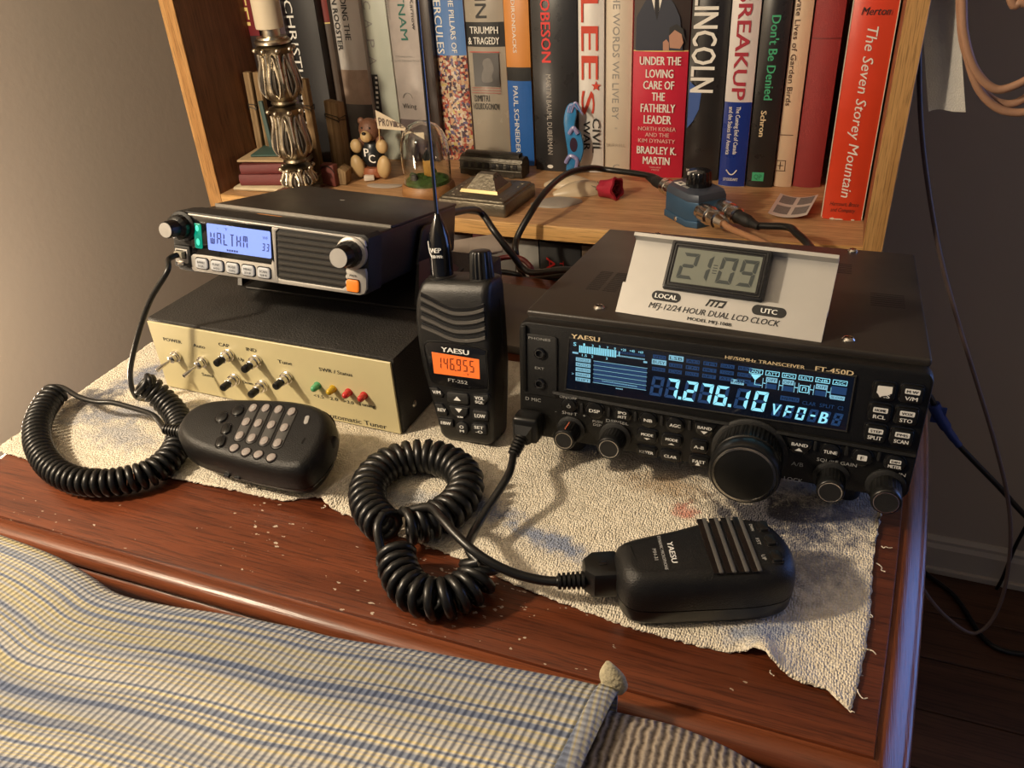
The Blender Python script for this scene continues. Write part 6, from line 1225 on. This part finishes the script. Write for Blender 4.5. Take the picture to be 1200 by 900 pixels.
for c in ([(668, 156), (673, 149), (678, 156)], [(664, 190), (669, 182), (677, 186), (676, 196)]): b.tube(catmull([(mp_(x, y)[0], -3.4, mp_(x, y)[1]) for x, y in c], 5), 2.6, PUM, 8)
b.build('lilac_scroll', MK); b = MB(); a = mp_(673, 169); b.prism([(a[0]+5*x, a[1]+9*y) for x, y in circle(1, 18)], 2.3, 2.9, mat('mask_dark', (0.03, 0.01, 0.03), 0.4), 0, FRONT); b.build('eye_hole', MK)
for k in range(5):
    b = MB(); x0, z0_ = mp_(667+k*0.8, 131); b.tube(catmull([(x0, -2.8, z0_), (x0+2+k, -3.2, z0_+8+k), (x0+7+k*2, -3, z0_+9-3*k)], 5), [1.8]*5+[1.4]*3+[1.0]*2+[0.5], BLM if k % 2 else PUM, 8); b.build('plume', MK)

# blue antenna switch with its plugs
SWM = mat('blue_anodised', (0.045, 0.105, 0.19), 0.38, 0.35, var=0.1, vscale=60); SWD = mat('slate_grey_top', (0.055, 0.07, 0.10), 0.45, 0.2)
SA = rad(-46.6); SX, SY = 28, 455; SZ = sagz(SX)+0.3
CX_ = thing('antenna_switch', 'blue metal antenna switch box with black knob and three cable sockets, on the shelf', 'switch', (SX, SY, SZ), (0, 0, SA))
CXM = Matrix.Translation((SX, SY, SZ)) @ Matrix.Rotation(SA, 4, 'Z'); CXI = CXM.inverted()
hexo = [(-31, -8), (-21, -21), (20, -21), (30, -14), (30, 20), (22, 24), (-22, 24), (-31, 12)]
b = MB(); b.prism(hexo, 6, 27, SWM, 0.8, None, 0.8); b.prism(inset(hexo, -1.2), 0, 7, SWM, 0.8, None, 0.4); b.build('housing', CX_)
b = MB(); b.prism(inset(hexo, 0.3), 27, 36, SWD, 5.5); b.box((-12, -9, 36.1), (13, 9, 0.3), CRW, 0.1); b.prism([(-15, -11), (-9, -11), (-12, -6.4)], 36.2, 36.4, BLKP); b.box((1, -11, 36.1), (9, 3.4, 0.3), GRYP, 0.1); b.build('top_cap', CX_)
b = MB(); b.lathe([(13, 36), (13.4, 37), (12.4, 50), (11.4, 51.5), (3, 52)], BLKG, 60, T3(2, 4, 0), mod=knurl(20, 0.025)); b.box((2, -5, 50.5), (1.6, 11, 3.5), CRW, 0.4); b.build('selector_knob', CX_)
b = MB(); b.lathe([(2.6, 0), (2.6, 0.8), (1.4, 1.6), (0.2, 1.7)], CHR, 14, FR(2, 3.6, -22.2)); b.build('case_screw', CX_)
def plug(Mx, L_=36, k=1.0):
    b = MB(); b.lathe([(8.6*k, 0), (8.6*k, 4), (7.8*k, 4.2), (7.8*k, 5.5), (9.6*k, 6), (9.8*k, 7), (9.8*k, 18), (9.0*k, 19), (8.0*k, 19.4), (8.0*k, 24), (8.9*k, 24.5), (8.9*k, 31), (7.2*k, 32), (5.6*k, L_)], CHR, 36, Mx, mod=lambda th, z: 1+(0.02*math.cos(18*th) if 6 <= z <= 18 else 0)); b.build('cable_plug', CX_)
def rotz_to(dx, dy): return Vector((dx, dy, 0.0)).to_track_quat('Z', 'Y').to_matrix().to_4x4()
dirs = []
for dl, start, L_ in (((-1, 0), (-30, 2), 30), ((1, 0.0), (29, 13), 28), ((1, 0.0), (29, -10), 42)):
    M_ = T3(start[0], start[1], 18) @ rotz_to(*dl); plug(M_, L_); wd_ = CXM.to_3x3() @ Vector((dl[0], dl[1], 0)); dirs.append((CXM @ Vector((start[0]+dl[0]*(L_-1), start[1]+dl[1]*(L_-1), 18)), wd_))
COP = mat('copper_cable_jacket', (0.34, 0.17, 0.085), 0.4)
def cable(name, label, pts, r, m, n=6, group=None, boot=None):
    b = MB(); b.tube(catmull(pts, n), r, m, 10); 
    o = b.build(name, None, 60); tag(o, label, 'cable', group); return o
(e0, d0), (e1, d1), (e2_, d2) = dirs
def boots(o, e, d, m):
    b = MB(); q = d.to_track_quat('Z', 'Y').to_matrix().to_4x4(); b.lathe([(5.6, 0), (6.6, 2), (6.4, 22), (5.4, 24), (5.4, 26), (5.0, 26.5), (5.0, 28.5), (4.4, 29), (4.4, 31), (3.4, 40)], m, 20, Matrix.Translation(e) @ q); b.build('plug_boot', o)
o = cable('coaxial_cable', 'black coaxial cable arching from the blue switch over the shelf edge behind the handheld radio', [e0, e0+d0*32+Vector((0, 0, 3)), aty(712, 199, 545), aty(690, 197, 525), aty(662, 205, 485), aty(638, 226, 425), aty(621, 251, 388), aty(606, 279, 370), aty(605, 300, 355), atz(615, 330, -60)], 3.6, CORD); boots(o, e0, d0, BLKM)
o = cable('coaxial_cable', 'black coaxial cable running right from the blue switch behind the large transceiver', [e1, e1+d1*30+Vector((0, 0, -1)), aty(922, 266, 382), aty(934, 274, 366), aty(946, 285, 350), aty(962, 305, 320), atz(980, 330, 0)], 3.6, CORD); boots(o, e1, d1, BLKM)
o = cable('coaxial_cable', 'copper coloured coaxial cable leaving the blue switch towards the front', [e2_, e2_+d2*14+Vector((0, 0, -2)), aty(905, 290, 340), aty(925, 312, 310), atz(950, 345, 0)], 3.3, COP)
# foil backed sticker sheet
p = shelf_pt(928, 250); FO = thing('sticker_sheet', 'small curled sheet of four printed foil labels lying on the shelf before the red books', 'label sheet', (p.x, p.y+6, p.z+0.4), (0, 0, rad(-8)))
b = MB(); R = []
for i in range(13): x = -20+40*i/12; z = 1.5+0.010*(x+4)**2; R.append([(x, -26, z), (x, 26, z+5), (x, 26, z+5.4), (x, -26, z+0.4)])
b.loft(R, mat('foil_paper', (0.62, 0.58, 0.54), 0.3, 0.3)); b.build('sheet', FO, 60)
PRN = mat('dense_fine_print', (0.16, 0.15, 0.145), 0.5, var=0.95, vscale=900)
for i in range(2):
    for j in range(2):
        b = MB(); R = []
        for k in range(5): x = -16+i*19+15*k/4-0.5; z = 2.05+0.010*(x+4)**2; y0_ = -20+j*25; R.append([(x, y0_, z+5*(y0_+26)/52), (x, y0_+19, z+5*(y0_+45)/52)])
        b.loft(R, PRN, None, False, False); b.build('printed_label', FO, 60)

# ================================================================== cables and clutter behind the radios
rr0 = RM @ Vector((128, 172, 22))
cable('power_cable', 'black power cable from the back of the mobile radio down behind the handheld radio', [rr0, RM @ Vector((132, 186, 26)), aty(560, 247, 300), aty(580, 272, 296), aty(600, 298, 292), aty(621, 319, 288), Vector((-42, 250, 24)), Vector((5, 228, 20)), Vector((36, 224, 14))], 3.4, CORD)
cable('twin_power_lead', 'dark red power lead lying behind the handheld radio', [aty(556, 312, 310), aty(590, 302, 326), aty(610, 303, 325), aty(622, 313, 318), aty(628, 326, 312), Vector((-40, 262, 18)), Vector((10, 244, 16)), Vector((40, 240, 14))], 2.8, mat('dark_red_cable', (0.14, 0.012, 0.012), 0.4))
cable('twin_power_lead', 'black power lead beside the dark red one behind the handheld radio', [aty(548, 318, 300), aty(580, 318, 312), aty(606, 322, 315), aty(618, 328, 312), Vector((-40, 254, 17)), Vector((10, 236, 16)), Vector((40, 232, 14))], 3.0, CORD)
p = atz(628, 345, 0); b = MB(); b.box((0, 0, 4), (118, 108, 8), mat('grey_brown_card', (0.15, 0.125, 0.10), 0.7, var=0.15, vscale=30), 1.2, 2); o = b.build('flat_carton'); o.location = Vector((-62, 184, 0.4))*0.001; o.rotation_euler = (0, 0, rad(-4)); tag(o, 'flat grey brown carton lying on the desk behind the handheld radio', 'carton')
p = aty(575, 288, 330); b = MB(); b.box((0, 0, 0), (46, 30, 4), mat('crumpled_grey_wrap', (0.24, 0.20, 0.17), 0.7, var=0.2), 1); b.box((12, -6, 3), (34, 24, 3), MATS['crumpled_grey_wrap'], 1); o = b.build('paper_wrap'); tag(o, 'crumpled grey paper wrap behind the handheld radio, among the cables', 'paper'); o.location = Vector((-178, 335, 0))*0.001; o.rotation_euler = (0.3, -0.1, 0.4)

# ================================================================== right hand side: hanging towel, cables, floor
LIN = mat('white_linen', (0.62, 0.60, 0.56), 0.85, var=0.06, vscale=50, bump=0.8, bscale=700)
YT = 424; R = []
for k in range(9):
    t = k/8; lo = aty(1088+43*t, 131, YT); hi = aty(1079+43*t, 0, YT); d = hi-lo; top = lo+d*2.6; dy = 9*math.sin(PI*t)-4*t; wv = 1.0*math.sin(7*t)
    R.append([(lo.x, YT+dy, lo.z+wv), (top.x, YT+dy, top.z), (top.x, YT+dy+2.2, top.z), (lo.x, YT+dy+2.2, lo.z+wv)])
b = MB(); b.loft(R, LIN); o = b.build('hanging_cloth', None, 60); tag(o, 'white cloth strip hanging beside the bookcase on the right', 'cloth')
def Y(px, py, y): return aty(px, py, y)
cable('thin_cable', 'long thin brown cable hanging from beside the white cloth and looping near the floor', [Y(1078, -300, 440), Y(1078, -60, 440), Y(1077, 60, 440), Y(1079, 140, 445), Y(1087, 215, 450), Y(1102, 300, 455), Y(1122, 375, 460), Y(1145, 450, 465), Y(1166, 520, 470), Y(1181, 585, 470), Y(1184, 640, 468), Y(1176, 695, 465), Y(1160, 730, 460), Y(1138, 742, 455), Y(1108, 722, 450), Y(1085, 695, 445), Y(1062, 655, 440)], 2.2, mat('brown_cable', (0.12, 0.085, 0.075), 0.45))
TCB = mat('tan_coax_jacket', (0.36, 0.20, 0.125), 0.42)
TG = 'coils of tan cable hanging at the right'
cable('cable_loop', 'tan cable loop hanging at the top right, upper of the coil', [Y(1140, -330, 300), Y(1128, -150, 300), Y(1128, 0, 300), Y(1131, 45, 300), Y(1143, 82, 300), Y(1165, 104, 300), Y(1190, 100, 300), Y(1214, 84, 302), Y(1240, 50, 304), Y(1262, -40, 304), Y(1262, -180, 304), Y(1240, -330, 304)], 3.0, TCB, group=TG)
cable('cable_loop', 'tan cable loop hanging at the top right, lower of the coil', [Y(1136, -330, 306), Y(1126, -150, 306), Y(1127, 10, 306), Y(1133, 60, 306), Y(1146, 102, 306), Y(1168, 126, 306), Y(1195, 132, 306), Y(1222, 124, 306), Y(1250, 100, 306), Y(1274, 20, 306), Y(1274, -150, 306), Y(1250, -330, 306)], 3.0, TCB, group=TG)
cable('cable_loop', 'tan cable loop hanging at the top right, hindmost, nearly hidden', [Y(1132, -330, 312), Y(1124, -150, 312), Y(1126, 20, 312), Y(1136, 72, 312), Y(1155, 110, 312), Y(1180, 122, 312), Y(1206, 112, 312), Y(1240, 80, 312), Y(1266, 0, 312), Y(1266, -160, 312), Y(1244, -330, 312)], 3.0, TCB, group=TG)
cable('cable_loop', 'tan cable loop crossing the top right corner', [Y(1160, -330, 296), Y(1164, -120, 296), Y(1184, -4, 296), Y(1196, 3, 296), Y(1215, -2, 296), Y(1236, -60, 296), Y(1242, -200, 296), Y(1236, -330, 296)], 3.0, TCB, group=TG)
ob = cable('taped_cable', 'black cable wrapped with blue tape hanging behind the right end of the desk', [Y(1040, 400, 700), Y(1088, 462, 700), Y(1102, 490, 700), Y(1118, 515, 700), Y(1142, 541, 700), Y(1172, 572, 700), Y(1203, 606, 700), Y(1260, 660, 700)], 4.2, CORD)
b = MB(); b.tube(catmull([Y(1094, 474, 700), Y(1102, 490, 700), Y(1112, 506, 700), Y(1124, 522, 700)], 5), [8.5]*5+[8]*4+[6]*4+[5]*3, mat('blue_tape', (0.03, 0.06, 0.22), 0.4), 12); b.build('tape_wrap', ob)
b = MB(); q = Y(1098, 486, 697); b.box((q.x+2, 697, q.z), (18, 3, 26), MATS['blue_tape'], 0.8); b.build('tape_tag', ob)
zf_ = FZ+5
cable('floor_cable', 'black cable lying along the floor at the right wall', [atz(1062, 655, zf_), atz(1090, 676, zf_), atz(1120, 700, zf_), atz(1150, 745, zf_), atz(1175, 762, zf_), atz(1210, 768, zf_), atz(1260, 772, zf_)], 4, CORD)
cable('wall_cable', 'thin black cable drooping down the right wall to the floor', [Y(1212, 600, 780), Y(1190, 640, 780), Y(1176, 675, 780), atz(1168, 690, zf_)], 3, CORD)
